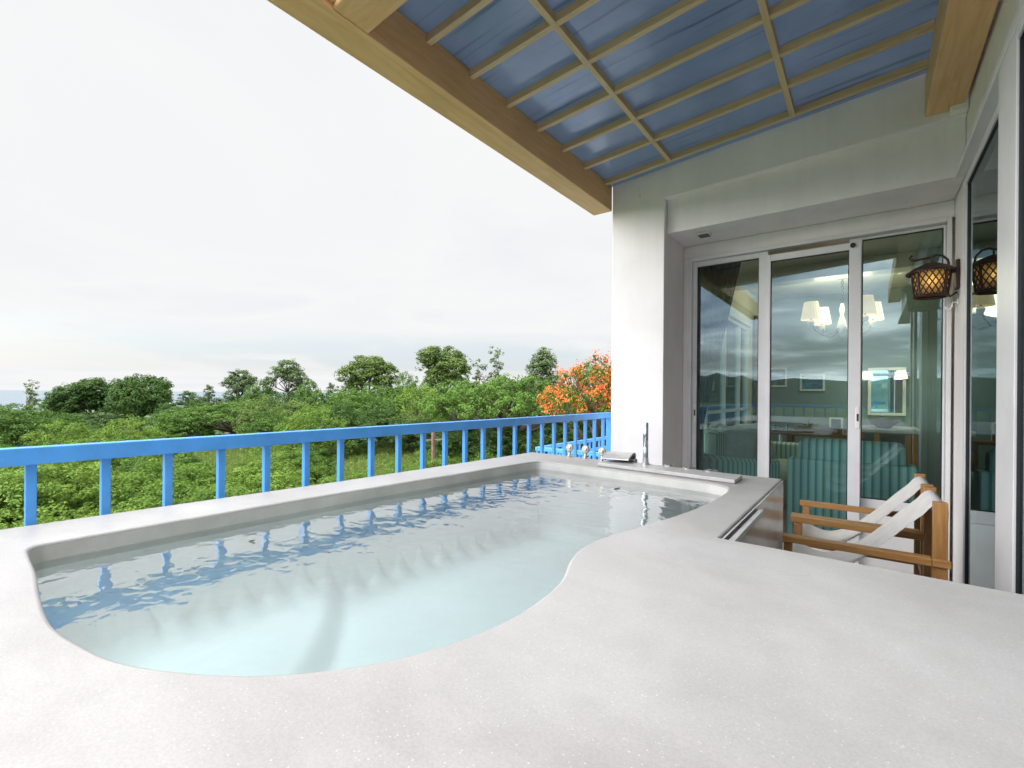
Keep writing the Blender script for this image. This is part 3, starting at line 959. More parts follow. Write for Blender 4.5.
def tap(px_, py_, lbl):
    p = onZ(px_, py_, RIM)
    t = thing('tap_handle', lbl, 'tap', (p.x, p.y, RIM), 'tap handles on the tub ledge')
    MB().lathe([(0.026, 0), (0.026, 0.004), (0.012, 0.010), (0.010, 0.030), (0.013, 0.034), (0.0, 0.036)]).build('stem', M['chrome'], t, True)
    ax = Vector((0.35, -1, 0.15)).normalized()
    c = Vector((0, 0, 0.058))
    MB().lathe([(0.010, -0.014), (0.022, -0.012), (0.027, 0), (0.022, 0.012), (0.010, 0.014), (0.006, 0.006), (0, 0.004)], c, 20, ax).build('knob', M['knob'], t, True)
    MB().lathe([(0.0, 0), (0.009, 0), (0.009, 0.017), (0, 0.019)], c, 14, ax).build('button', M['chrome'], t, True)
    return t


tap(569.5, 456.5, 'knobbed chrome tap handle nearest the tub corner')
tap(585.5, 458.5, 'knobbed chrome tap handle, middle of the three on the ledge')
tap(602, 461.0, 'knobbed chrome tap handle half behind the waterfall spout')

p = onZ(622, 464.0, RIM)
sp = thing('waterfall_spout', 'wide curved chrome waterfall spout on the far tub ledge', 'spout', (p.x, p.y, RIM))
w = 0.16
prof = [(0.055, 0.026), (0.055, 0.055), (0.035, 0.068), (0.0, 0.072), (-0.06, 0.062), (-0.115, 0.045), (-0.117, 0.040), (-0.06, 0.050), (0.0, 0.056), (0.02, 0.05), (0.03, 0.026)]
mb = MB(); n = len(prof)
q = Matrix.Rotation(rad(8), 4, 'Z')
vs_ = [q @ Vector((-w / 2 - 0.01, a, b)) for a, b in prof] + [q @ Vector((w / 2 - 0.01, a, b)) for a, b in prof]
mb.add(vs_, [tuple(range(n - 1, -1, -1)), tuple(range(n, 2 * n))] + [(i, (i + 1) % n, n + (i + 1) % n, n + i) for i in range(n)])
mb.build('blade', M['chrome'], sp, True)
MB().box(-0.085, 0.07, 0.02, 0.07, 0.002, 0.030).build('foot', M['chrome'], sp, False, 0.004)

p = onZ(645.5, 464.5, RIM + 0.021)
hs = thing('hand_shower', 'upright chrome hand shower stick standing on the ledge before the pillar', 'hand shower', (p.x, p.y, RIM + 0.021))
MB().lathe([(0.024, 0), (0.024, 0.005), (0.017, 0.008), (0.016, 0.04)], (0, 0, 0), 20).build('socket', M['chrome'], hs, True)
MB().lathe([(0.0, 0.02), (0.0145, 0.02), (0.0145, 0.10), (0.0135, 0.103), (0.0145, 0.106), (0.0145, 0.236), (0.012, 0.24), (0, 0.24)], (0, 0, 0), 20).build('handle', M['chrome_dark'], hs, True)
for i, (x, y, l) in enumerate(((670, 466, 'flat round chrome dial nearest the hand shower'), (689.5, 468.5, 'flat round chrome dial, middle of three on the slab'),
                               (711, 471, 'flat round chrome dial nearest the end of the slab'))):
    p = onZ(x, y, RIM + 0.021)
    t = thing('jet_dial', l, 'dial', (p.x, p.y, RIM + 0.0215), 'round dials on the ledge slab')
    MB().lathe([(0.0, 0), (0.034, 0), (0.034, 0.003), (0.030, 0.005), (0.018, 0.0055), (0.016, 0.004), (0, 0.004)], (0, 0, 0), 24).build('rim', M['chrome'], t, True)
    MB().lathe([(0.0, 0.005), (0.013, 0.0045), (0.011, 0.007), (0, 0.0075)], (0, 0, 0), 18).build('cap', M['chrome_dark'], t, True)

rr = random.Random(3)


def leaf_obj(pos, size, rz, lbl):
    me_ = MB()
    vs = [(-size, 0, .001), (-.3 * size, .35 * size, .004), (.5 * size, .3 * size, .003), (size, 0, .006), (.4 * size, -.32 * size, .003), (-.4 * size, -.3 * size, .004)]
    vs += [(a, b, c - 0.0012) for a, b, c in vs]
    me_.add(vs, [(0, 1, 2, 3, 4, 5), (11, 10, 9, 8, 7, 6)] + [(i, (i + 1) % 6, 6 + (i + 1) % 6, 6 + i) for i in range(6)])
    o = me_.build('fallen_leaf', M['deadleaf'])
    o.location = pos; o.rotation_euler = (0, 0, rz)
    tag(o, lbl, 'leaf')


p = onZ(252, 541.5, WL); leaf_obj((p.x, p.y, WL), 0.012, 0.5, 'small dark leaf floating by the railing side of the tub')
p = onZ(617, 489, WL); leaf_obj((p.x, p.y, WL), 0.022, 1.2, 'brown leaf floating below the waterfall spout')

# ------------------------------------------------------------------ RAILINGS
BS, B0 = 0.1835, 0.287


def railing(name, lbl, loc, n, length, zt, zb, y0, spacing, ret=False):
    r = thing(name, lbl, 'railing', loc)
    MB().box(-0.050, 0, y0, y0 + length, zt - 0.055, zt).build('top_rail', M['blue'], r, False, 0.003)
    bl0 = MB().box(-0.038, -0.0125, -0.0128, 0.0128, zb, zt - 0.0552).build('baluster', M['blue'], r, False, 0.002)
    for k in range(n):
        c = bl0 if k == 0 else bl0.copy()
        if k: COL.objects.link(c); c.parent = r
        c.location = (0, y0 + 0.12 + k * spacing, 0)
    return r


y0 = B0 - 14 * BS - 0.12
rl = railing('blue_railing', 'bright blue painted balcony railing running along the tub to the pillar', (-2.09, 0, 0), 37, 4.50 - y0, 1.121, -0.1, y0, BS)
MB().box(-0.050, 0.0, 4.445, 4.50, -0.1, 1.114).build('end_post', M['blue'], rl, False, 0.003)
MB().box(0.001, 2.55, y0, y0 + 0.05, 1.066, 1.121).build('return_rail', M['blue'], rl, False, 0.003)
ex = MB().box(0, 0.029, y0 + 0.01, y0 + 0.039, -0.1, 1.0655).build('baluster', M['blue'], rl, False, 0.002)
for k in range(13):
    c = ex if k == 0 else ex.copy()
    if k: COL.objects.link(c); c.parent = rl
    c.location = (0.12 + k * 0.18, 0, 0)
# neighbour's lower balcony rail, seen between the balusters
r2 = thing('blue_railing', 'lower blue railing of the next balcony, seen through the balusters by the pillar', 'railing', (-4.25, 6.35, -0.6))
zt = 1.05
MB().box(-0.05, 0, 0, 5.0, zt - 0.06, zt).build('top_rail', M['blue'], r2, False, 0.004)
MB().box(0.001, 2.2, 0.001, 0.05, zt - 0.06, zt).build('return_rail', M['blue'], r2, False, 0.004)
MB().box(-0.045, -0.005, 0.06, 5.0, 0.80, 0.86).build('mid_rail', M['blue'], r2, False, 0.004)
MB().box(0.0, 2.2, 0.006, 0.045, 0.80, 0.86).build('mid_rail', M['blue'], r2, False, 0.004)
b0 = MB().box(-0.04, -0.01, -0.015, 0.015, 0.0, zt - 0.0601).build('baluster', M['blue'], r2, False, 0.002)
for k in range(24):
    c = b0 if k == 0 else b0.copy()
    if k: COL.objects.link(c); c.parent = r2
    c.location = (0, 0.03 + k * 0.2, 0) if k < 13 else (0.03 + (k - 12) * 0.2, 0.025, 0)
lb = thing('balcony', 'low white balcony slab carrying the lower blue railing', 'balcony', (-4.25, 6.35, -0.6))
MB().box(-0.12, 2.25, -0.06, 5.1, -0.25, -0.001).build('slab', M['plaster'], lb, False, 0.01)
MB().box(0.1, 2.2, 0.2, 5.0, -4.7, -0.251).build('base', M['plaster'], lb, False, 0.01)

# ------------------------------------------------------------------ CHAIRS
def make_chair():
    c = thing('sling_chair', '', 'chair')
    W = 0.43                                   # arm centre to arm centre, along Y
    for y in (0.0, W):
        MB().box(0.225, 0.275, y - 0.020, y + 0.020, 0, 0.845).build('rear_leg', M['teak_z'], c, False, 0.004)
        MB().box(-0.343, -0.305, y - 0.018, y + 0.018, 0, 0.568).build('front_leg', M['teak_z'], c, False, 0.004)
        s = -1 if y == 0 else 1
        a = MB().box(-0.362, 0.29, y + (s * 0.012 - 0.020), y + (s * 0.012 + 0.020), 0.5685, 0.602)
        if y == 0:
            a = MB().box(-0.362, 0.222, y - 0.020, y + 0.018, 0.5685, 0.602)
            a.box(0.2225, 0.285, y - 0.036, y - 0.0205, 0.5685, 0.602)
            a.box(-0.362, 0.2224, y - 0.036, y - 0.0205, 0.5685, 0.602)
        a.build('armrest', M['teak'], c, False, 0.004)
        MB().box(-0.304, 0.224, y - 0.013, y + 0.013, 0.30, 0.34).build('side_rail', M['teak'], c, False, 0.003)
    MB().tube([(0.25, 0.021, 0.800), (0.25, W - 0.021, 0.800)], 0.024, 14).build('top_rail', M['teak'], c, True)
    MB().tube([(-0.325, 0.02, 0.450), (-0.325, W - 0.02, 0.450)], 0.016, 12).build('seat_rail', M['teak'], c, True)
    MB().box(0.235, 0.265, 0.021, W - 0.021, 0.33, 0.37).build('back_stretcher', M['teak'], c, False, 0.003)
    # one hanging sheet of canvas from the top rail to the front seat rail
    ctl = [(0.276, 0.77), (0.275, 0.812), (0.25, 0.829), (0.223, 0.814), (0.197, 0.778), (0.14, 0.715), (0.06, 0.62), (-0.02, 0.535), (-0.11, 0.462),
           (-0.20, 0.428), (-0.28, 0.445), (-0.325, 0.475), (-0.350, 0.468), (-0.349, 0.445)]
    P = [np.array(p) for p in ctl]; prof = []
    for i in range(len(P) - 1):
        a, b, d, e_ = P[max(i - 1, 0)], P[i], P[i + 1], P[min(i + 2, len(P) - 1)]
        for j in range(4):
            t = j / 4
            prof.append(0.5 * (2 * b + (d - a) * t + (2 * a - 5 * b + 4 * d - e_) * t * t + (3 * b - a - 3 * d + e_) * t ** 3))
    prof.append(P[-1])
    ny = 12; n = len(prof)
    vs, fs = [], []
    for side in (0, 1):
        for i, p in enumerate(prof):
            t = prof[min(i + 1, n - 1)] - prof[max(i - 1, 0)]
            t = t / np.linalg.norm(t); nm = np.array([-t[1], t[0]])
            for k in range(ny + 1):
                v = k / ny
                sag = -0.018 * math.sin(math.pi * v) * math.sin(math.pi * min(1, max(0, (i / n - .12) / .76)))
                x, z = p + np.array([-nm[0], -nm[1]]) * (0.004 * side) + np.array([0, sag])
                vs.append((x, 0.026 + v * (W - 0.052), z))
    m_ = (ny + 1)
    for side in (0, 1):
        b = side * n * m_
        for i in range(n - 1):
            for k in range(ny):
                q = (b + i * m_ + k, b + i * m_ + k + 1, b + (i + 1) * m_ + k + 1, b + (i + 1) * m_ + k)
                fs.append(q if side == 0 else q[::-1])
    for i in range(n - 1):
        for k in (0, ny):
            fs.append((i * m_ + k, (i + 1) * m_ + k, n * m_ + (i + 1) * m_ + k, n * m_ + i * m_ + k))
    MB().add(vs, fs).build('canvas_sling', M['canvas'], c, True)
    return c


ch1 = make_chair()
ch1.location = (0.0, 2.77, 0)
tag(ch1, 'teak armchair with white canvas sling, the nearer one beside the tub deck', 'chair', 'teak sling chairs')
ch2 = copy_tree(ch1)
ch2.location = (-0.005, 3.285, 0)
tag(ch2, 'teak armchair with white canvas sling, the one nearer the sliding doors', 'chair', 'teak sling chairs')

# ------------------------------------------------------------------ WALL LANTERN
LY = 4.25
c0 = onY(931, 281, LY)
lan = thing('wall_lantern', 'dark bronze lattice lantern glowing on a scrolled wall bracket by the doors', 'lantern', (WX, LY, c0.z))
dx = c0.x - WX
MB().box(-0.022, -0.001, -0.035, 0.035, -0.07, 0.12).build('wall_plate', M['iron'], lan, False, 0.004)
t_ = []
for k in range(13):
    a = math.pi / 2 * k / 12
    t_.append((-0.022 - 0.075 * math.sin(a), 0, 0.06 + 0.125 * (1 - math.cos(a)) ** .8))
t_ = [(-0.012, 0, -0.09), (-0.045, 0, -0.115), (-0.066, 0, -0.085), (-0.052, 0, -0.03), (-0.05, 0, 0.08), (-0.058, 0, 0.13), (-0.085, 0, 0.162), (-0.12, 0, 0.170), (dx, 0, 0.160),
      (dx - 0.08, 0, 0.150), (dx - 0.105, 0, 0.158), (dx - 0.112, 0, 0.175), (dx - 0.098, 0, 0.187)]
MB().tube(t_, 0.007, 10).build('bracket_arm', M['iron'], lan, True)
MB().tube([(dx, 0, 0.16), (dx, 0, 0.115)], 0.006, 8).build('hanger', M['iron'], lan, True)
MB().lathe([(0.0, 0.122), (0.03, 0.120), (0.09, 0.092), (0.132, 0.062), (0.134, 0.050), (0.128, 0.050), (0.085, 0.078), (0.0, 0.105)], (dx, 0, 0), 28).build('lamp_roof', M['iron'], lan, True)
cage = MB()
R0, R1, ZT, ZB = 0.104, 0.086, 0.064, -0.105
for s in (1, -1):
    for k in range(18):
        pts = []
        for j in range(9):
            t = j / 8; a = 2 * math.pi * k / 18 + s * t * 1.05; r = R0 * (1 - t) + R1 * t
            pts.append((dx + r * math.cos(a), r * math.sin(a), ZT * (1 - t) + ZB * t))
        cage.tube(pts, 0.0040, 5)
for r, z in ((R0, ZT), (R1, ZB)):
    cage.tube([(dx + r * math.cos(a), r * math.sin(a), z) for a in [2 * math.pi * k / 28 for k in range(29)]], 0.009, 8)
for k in range(4):
    a = math.pi / 4 + math.pi / 2 * k
    cage.tube([(dx + R0 * math.cos(a), R0 * math.sin(a), ZT), (dx + R1 * math.cos(a), R1 * math.sin(a), ZB)], 0.008, 6)
cage.build('lattice_cage', M['iron'], lan, True)
MB().lathe([(0.098, 0.060), (0.080, -0.100), (0.078, -0.100), (0.096, 0.060)], (dx, 0, 0), 28).build('amber_liner', M['amber'], lan, True)
MB().lathe([(0, -0.035), (0.018, -0.03), (0.034, -0.008), (0.034, 0.012), (0.018, 0.032), (0.012, 0.06), (0, 0.06)], (dx, 0, -0.01), 16).build('bulb', M['bulb'], lan, True)
ld = bpy.data.lights.new('lantern_light', 'POINT'); ld.energy = 0.08; ld.color = (1, 0.80, 0.5); ld.shadow_soft_size = 0.02
lo = bpy.data.objects.new('lantern_light', ld); COL.objects.link(lo); lo.location = (c0.x, LY - 0.045, c0.z - 0.005)
ho = thing('wall_hook', 'small white curled hook below the lantern bracket', 'hook', (WX, LY + 0.03, c0.z - 0.17))
MB().tube([(-0.003, 0, 0.02), (-0.03, 0, 0.018), (-0.033, 0, -0.01), (-0.045, 0, -0.03), (-0.062, 0, -0.022), (-0.064, 0, -0.005)], 0.005, 8).build('hook', M['white'], ho, True)
MB().box(-0.008, -0.001, -0.014, 0.014, 0.0, 0.04).build('base', M['white'], ho, False, 0.002)

# ------------------------------------------------------------------ INTERIOR
def rbox(x0, x1, y0, y1, z0, z1, r=0.05, dome=0.0):
    """soft upholstered block"""
    bm = bmesh.new()
    bmesh.ops.create_cube(bm, size=1)
    for v in bm.verts:
        v.co = Vector(((x0 + x1) / 2 + v.co.x * (x1 - x0), (y0 + y1) / 2 + v.co.y * (y1 - y0), (z0 + z1) / 2 + v.co.z * (z1 - z0)))
    bmesh.ops.bevel(bm, geom=bm.edges[:], offset=min(r, (x1 - x0) * .45, (y1 - y0) * .45, (z1 - z0) * .45), segments=5, affect='EDGES', profile=0.5)
    mb = MB(); bm.verts.index_update()
    mb.add([v.co[:] for v in bm.verts], [[v.index for v in f.verts] for f in bm.faces])
    bm.free()
    return mb


# striped loveseat, its back to the middle door
ls = thing('loveseat', 'pale green and teal striped loveseat seen from behind through the middle glass door', 'sofa', (0.0, 5.1, 0))
lx0, lx1 = onY(787, 470, 4.85).x, onY(919, 470, 4.85).x
bx0, bx1 = onY(797, 450, 4.9).x, onY(908, 450, 4.9).x
rbox(lx0, lx1, -0.25, -0.06, 0.05, 0.755, 0.025).build('back_panel', M['stripe'], ls, True)
rbox(bx0, bx1, -0.20, 0.02, 0.70, 0.925, 0.07).build('backrest', M['stripe'], ls, True)
rbox(lx0, lx0 + 0.16, -0.055, 0.62, 0.05, 0.66, 0.05).build('arm', M['stripe2'], ls, True)
rbox(lx1 - 0.16, lx1, -0.055, 0.62, 0.05, 0.66, 0.05).build('arm', M['stripe2'], ls, True)
rbox(lx0 + 0.165, lx1 - 0.165, -0.05, 0.66, 0.12, 0.46, 0.06).build('seat', M['stripe2'], ls, True)

# long sofa by the side windows, with a curved end
sf = thing('sofa', 'long grey green striped sofa with a curved end under the side windows', 'sofa', (-1.2, 6.1, 0))


def curved(a0, a1, cx_, cy_, ro, ri, z0, z1, n=18):
    vs = []
    for k in range(n + 1):
        a = a0 + (a1 - a0) * k / n
        for r, z in ((ro, z0), (ro, z1 - 0.03), (ro - 0.03, z1), (ri + 0.03, z1), (ri, z1 - 0.03), (ri, z0)):
            vs.append((cx_ + r * math.cos(a), cy_ + r * math.sin(a), z))
    fs = []
    for k in range(n):
        for j in range(6):
            fs.append((k * 6 + j, k * 6 + (j + 1) % 6, (k + 1) * 6 + (j + 1) % 6, (k + 1) * 6 + j))
    fs += [tuple(range(6)), tuple(n * 6 + j for j in range(5, -1, -1))]
    return MB().add(vs, fs)


# near end band curving round, then seat, high back along the window, far arm
curved(rad(150), rad(305), 0.15, -0.25, 0.62, 0.50, 0.06, 0.66).build('end_panel', M['stripe2'], sf, True)
curved(rad(135), rad(238), 0.15, -0.25, 0.49, 0.37, 0.06, 0.90).build('corner_back', M['stripe2'], sf, True)
rbox(-0.34, -0.12, 0.05, 1.30, 0.3, 0.90, 0.10).build('backrest', M['stripe2'], sf, True)
rbox(-0.30, 0.50, -0.50, 1.25, 0.10, 0.46, 0.06).build('seat', M['seatgrey'], sf, True)
rbox(-0.30, 0.74, 1.255, 1.42, 0.06, 0.67, 0.05).build('arm', M['stripe'], sf, True)


def cushion(loc, rot, w_, h_, t_, label):
    bm = bmesh.new()
    n = 12; vs, fs = [], []
    for s in (1, -1):
        for i in range(n + 1):
            for j in range(n + 1):
                u, v = 2 * i / n - 1, 2 * j / n - 1
                pinch = 1 - 0.10 * (1 - abs(u)) * abs(v) ** 2 - 0.0
                pinch2 = 1 - 0.10 * (1 - abs(v)) * abs(u) ** 2
                vs.append((u * w_ / 2 * pinch2, s * t_ / 2 * ((1 - u ** 4) * (1 - v ** 4)) ** 0.6, v * h_ / 2 * pinch))
    m_ = n + 1
    for b in (0, m_ * m_):
        for i in range(n):
            for j in range(n):
                q = (b + i * m_ + j, b + i * m_ + j + 1, b + (i + 1) * m_ + j + 1, b + (i + 1) * m_ + j)
                fs.append(q if b else q[::-1])
    o = MB().add(vs, fs).build('cushion', M['cushion'], None, True)
    o.location = loc; o.rotation_euler = rot
    tag(o, label, 'cushion')


cp_ = onY(737, 441, 5.75); cushion((cp_.x, 5.75, 0.74), (rad(-14), rad(8), rad(25)), 0.44, 0.44, 0.17, 'plump grey cushion at the near end of the long sofa')
cp_ = onY(754, 437, 6.0); cushion((cp_.x, 6.0, 0.77), (rad(-16), rad(-10), rad(40)), 0.42, 0.46, 0.16, 'grey cushion leaning behind the plump one on the long sofa')

# window in the side wall
wnd = thing('side_window', 'tall white framed side window beyond the long sofa', 'window', (-1.595, 6.95, 0.45))
fm = MB()
for y in (-1.5, -0.95, -0.05, 0.85, 1.45):
    fm.box(-0.03, 0.03, y, y + 0.05, 0.0, 1.95)
for a, b in ((-1.4499, -0.9501), (-0.8999, -0.0501), (0.0001, 0.8499), (0.9001, 1.4499)):
    fm.box(-0.029, 0.029, a, b, 0.0, 0.05); fm.box(-0.029, 0.029, a, b, 1.90, 1.95); fm.box(-0.029, 0.029, a, b, 0.62, 0.66)
fm.build('frame', M['white'], wnd, False, 0.003)
MB().box(-0.004, 0.004, -1.46, 1.46, 0.04, 1.91).build('pane', M['clear'], wnd)


def curtain(name, pts_top, pts_bot, z0, z1, amp, folds, mat, label, gather=None):
    """sheet between two plan lines with folds; thickness 6 mm"""
    nx, nz = folds * 10, 24
    vs, fs = [], []
    A, B = np.array(pts_top[0]), np.array(pts_top[1])
    Cb, Db = np.array(pts_bot[0]), np.array(pts_bot[1])
    for s in (0, 1):
        for j in range(nz + 1):
            v = j / nz
            w_ = gather(v) if gather else v
            a = A * (1 - w_) + Cb * w_; b = B * (1 - w_) + Db * w_
            d = (b - a); L = np.linalg.norm(d); nrm = np.array([-d[1], d[0]]) / (L + 1e-9)
            for i in range(nx + 1):
                u = i / nx
                f = amp * math.sin(2 * math.pi * folds * u + 0.7 * math.sin(5 * u)) * (0.75 + 0.25 * math.sin(3 * v + 9 * u))
                q = a + d * u + nrm * (f + 0.006 * s)
                vs.append((q[0], q[1], z1 * (1 - v) + z0 * v))
    m_ = nx + 1; T = m_ * (nz + 1)
    for s in (0, 1):
        for j in range(nz):
            for i in range(nx):
                q = (s * T + j * m_ + i, s * T + j * m_ + i + 1, s * T + (j + 1) * m_ + i + 1, s * T + (j + 1) * m_ + i)
                fs.append(q if s else q[::-1])
    edge = [j * m_ for j in range(nz + 1)], [j * m_ + nx for j in range(nz + 1)]
    for eg in edge:
        for k in range(nz):
            fs.append((eg[k], eg[k + 1], T + eg[k + 1], T + eg[k]))
    for row in (0, nz * m_):
        for i in range(nx):
            fs.append((row + i, row + i + 1, T + row + i + 1, T + row + i))
    return tag(MB().add(vs, fs).build(name, mat, None, True), label, 'curtain')


xA = -1.33
curtain('curtain', ((xA, 4.72), (onY(742, 300, 4.72).x, 4.72)), ((xA, 4.74), (xA + 0.06, 4.74)), 0.05, 2.93, 0.022, 6, M['curtain'],
        'dark grey curtain swept back inside the left sliding door', lambda v: min(1.0, max(0.0, (v - .13) / .54)))
curtain('curtain', ((-1.47, 8.48), (-1.44, 8.98)), ((-1.47, 8.48), (-1.45, 8.90)), 0.05, 2.6, 0.03, 4, M['brown'], 'brown curtain at the far end of the side windows')
curtain('curtain', ((0.80, 4.25), (0.80, 0.2)), ((0.80, 4.25), (0.80, 0.2)), 0.05, 2.75, 0.03, 26, M['sheer'], 'pale pleated curtain hanging behind the right wall doors')

# chandelier
hub = onY(842, 326, 7.8)
chz = 2.953
chd = thing('chandelier', 'branched chandelier with lit pleated white shades inside the living room', 'chandelier', (hub.x, 7.8, hub.z))
MB().lathe([(0, chz - hub.z - 0.001), (0.13, chz - hub.z - 0.001), (0.13, chz - hub.z - 0.03), (0.10, chz - hub.z - 0.05), (0, chz - hub.z - 0.06)], (0, 0, 0), 24).build('ceiling_cap', M['iron'], chd, True)
chn = MB()
top = chz - hub.z - 0.055; nl = 9
for k in range(nl):
    zc_ = 0.30 + (top - 0.30) * (k + .5) / nl; hgt = (top - 0.30) / nl * 0.62
    pl = []
    for j in range(13):
        a = 2 * math.pi * j / 12
        o_ = 0.014 * math.cos(a)
        pl.append((o_ if k % 2 else 0, 0 if k % 2 else o_, zc_ + hgt * math.sin(a)))
    chn.tube(pl, 0.005, 6, False)
chn.build('chain', M['iron'], chd, True)
MB().lathe([(0, 0.31), (0.02, 0.30), (0.035, 0.22), (0.02, 0.15), (0.045, 0.05), (0.06, -0.02), (0.03, -0.09), (0.012, -0.14), (0, -0.17)], (0, 0, 0), 18).build('column', M['white'], chd, True)
for k in range(4):
    a = rad(36.9 + 90 * k)
    ca, sa = math.cos(a), math.sin(a)
    pts = []
    for r, z in ((0.03, 0.0), (0.12, -0.10), (0.25, -0.13), (0.36, -0.06), (0.41, 0.05), (0.42, 0.10)):
        pts.append((r * ca, r * sa, z))
    arm = MB().tube(pts, 0.011, 8).build('arm', M['iron'], chd, True)
    sh = MB(); n = 40; vs, fs = [], []
    for (r, z) in ((0.118, 0.08), (0.080, 0.32)):
        for j in range(n):
            b = 2 * math.pi * j / n
            q = r * (1 + 0.03 * (j % 2))
            vs.append((0.42 * ca + q * math.cos(b), 0.42 * sa + q * math.sin(b), z))
    vs += [(0.42 * ca + (x - 0.42 * ca) * .975, 0.42 * sa + (y - 0.42 * sa) * .975, z) for x, y, z in vs]
    fs = [(j, (j + 1) % n, n + (j + 1) % n, n + j) for j in range(n)] + [(2 * n + j, 3 * n + j, 3 * n + (j + 1) % n, 2 * n + (j + 1) % n) for j in range(n)]
    fs += [(j, 2 * n + j, 2 * n + (j + 1) % n, (j + 1) % n) for j in range(n)] + [(n + j, n + (j + 1) % n, 3 * n + (j + 1) % n, 3 * n + j) for j in range(n)]
    sh.add(vs, fs).build('lamp_shade', M['shade'], arm)
    MB().lathe([(0.0, -0.02), (0.03, 0.0), (0.045, 0.05), (0.02, 0.08), (0, 0.09)], (0.42 * ca, 0.42 * sa, 0.0), 14).build('candle_cup', M['white'], arm, True)
cl = bpy.data.lights.new('chandelier_light', 'POINT'); cl.energy = 15; cl.color = (1, 0.78, 0.5); cl.shadow_soft_size = 0.35
co = bpy.data.objects.new('chandelier_light', cl); COL.objects.link(co); co.location = (hub.x, 7.8, hub.z + 0.33)

# pictures on the back wall
def picture(x0, y0_, x1, y1_, mat, label):
    a, b = onY(x0, y0_, 9.2), onY(x1, y1_, 9.2)
    t = thing('picture', label, 'picture', ((a.x + b.x) / 2, 9.208, (a.z + b.z) / 2))
    w_, h_ = (b.x - a.x) / 2, (a.z - b.z) / 2
    mb = MB(); frame_rect(mb, -w_, w_, -h_, h_, 0.03, 0.03, 0.03, 0.03, -0.03, -0.001)
    mb.build('frame', M['white'], t, False, 0.003)
    MB().box(-w_ + 0.031, w_ - 0.031, -0.012, -0.002, -h_ + 0.031, h_ - 0.031).build('print', mat, t)


picture(800, 374, 825, 391, M['bluepic'], 'small framed blue seascape picture on the back wall')
picture(769, 368, 787, 387, M['greypic'], 'small framed grey picture left of the blue seascape')

# console with a tray, plant, photo frame; round side table
a = onY(796, 441, 8.2); b = onY(848, 441, 8.2)
cn = thing('console_table', 'low brown console table against the back wall behind the loveseat', 'table', ((a.x + b.x) / 2, 8.6, 0))
hw = (b.x - a.x) / 2 + 0.15
MB().box(-hw, hw, -0.25, 0.25, 0.70, 0.745).build('table_top', M['bronze'], cn, False, 0.004)
for sx in (-1, 1):
    for sy in (-1, 1):
        MB().box(sx * (hw - .04) - .03, sx * (hw - .04) + .03, sy * .21 - .03, sy * .21 + .03, 0, 0.699).build('leg', M['bronze'], cn)
tp_ = onY(818, 436, 8.5)
tr_ = thing('tray', 'long brown wooden tray on the console table', 'tray', (tp_.x, 8.5, 0.746))
w_ = 0.30
MB().box(-w_, w_, -.13, .13, 0, 0.015).build('base', M['bronze'], tr_)
mb = MB(); mb.box(-w_, w_, -.13, -.115, 0.0155, 0.085); mb.box(-w_, w_, .115, .13, 0.0155, 0.085); mb.box(-w_, -w_ + .015, -.1149, .1149, 0.0155, 0.085); mb.box(w_ - .015, w_, -.1149, .1149, 0.0155, 0.085)
mb.build('rim', M['bronze'], tr_, False, 0.002)
pp = MB()
for k in range(70):
    a_ = rr.uniform(0, 6.28); r_ = rr.uniform(0, .11); z_ = rr.uniform(0.03, .17)
    q = Vector((r_ * math.cos(a_), r_ * math.sin(a_), z_)); t1 = Vector((rr.uniform(-1, 1), rr.uniform(-1, 1), rr.uniform(-.4, .8))).normalized() * .04
    t2 = t1.cross(Vector((rr.uniform(-1, 1), rr.uniform(-1, 1), 1))).normalized() * .016
    pp.add([q - t1, q + t2, q + t1, q - t2], [(0, 1, 2, 3)])
pl_ = thing('potted_plant', 'small leafy green arrangement in the console tray', 'plant', (tp_.x - 0.1, 8.5, 0.762))
pp.build('foliage', M['green_plant'], pl_)
MB().lathe([(0, 0), (0.05, 0), (0.065, 0.05), (0.06, 0.05), (0, 0.04)], (0, 0, 0), 16).build('pot', M['bronze'], pl_, True)
pf = thing('photo_frame', 'small white standing photo frame beside the tray', 'photo frame', (tp_.x + 0.22, 8.62, 0.746), None, rad(-15))
mb = MB(); frame_rect(mb, -.09, .09, 0.0, .24, .025, .025, .025, .025, -.012, .012); mb.build('frame', M['white'], pf, False, 0.002)
MB().box(-.064, .064, -.006, .004, .026, .214).build('print', M['greypic'], pf)
a = onY(781, 430, 7.9)
rt = thing('side_table', 'round dark glass side table beyond the long sofa', 'table', (a.x, 7.9, 0))
MB().lathe([(0, 0.76), (0.30, 0.76), (0.30, 0.79), (0, 0.79)], (0, 0, 0), 28).build('table_top', M['bronze'], rt, True)
MB().lathe([(0.16, 0), (0.16, 0.02), (0.03, 0.04), (0.03, 0.76)], (0, 0, 0), 18).build('leg', M['chrome'], rt, True)
for k, (ox, oy, l) in enumerate(((-.1, -.05, 'small clear glass on the left of the round side table'), (0.05, 0.03, 'small clear glass on the right of the round side table'))):
    g_ = MB().lathe([(0, 0), (0.03, 0), (0.038, 0.10), (0.034, 0.10), (0.027, 0.008), (0, 0.008)], (0, 0, 0), 14).build('drinking_glass', M['clear'], None, True)
    g_.location = (a.x + ox, 7.9 + oy, 0.791); tag(g_, l, 'glass')

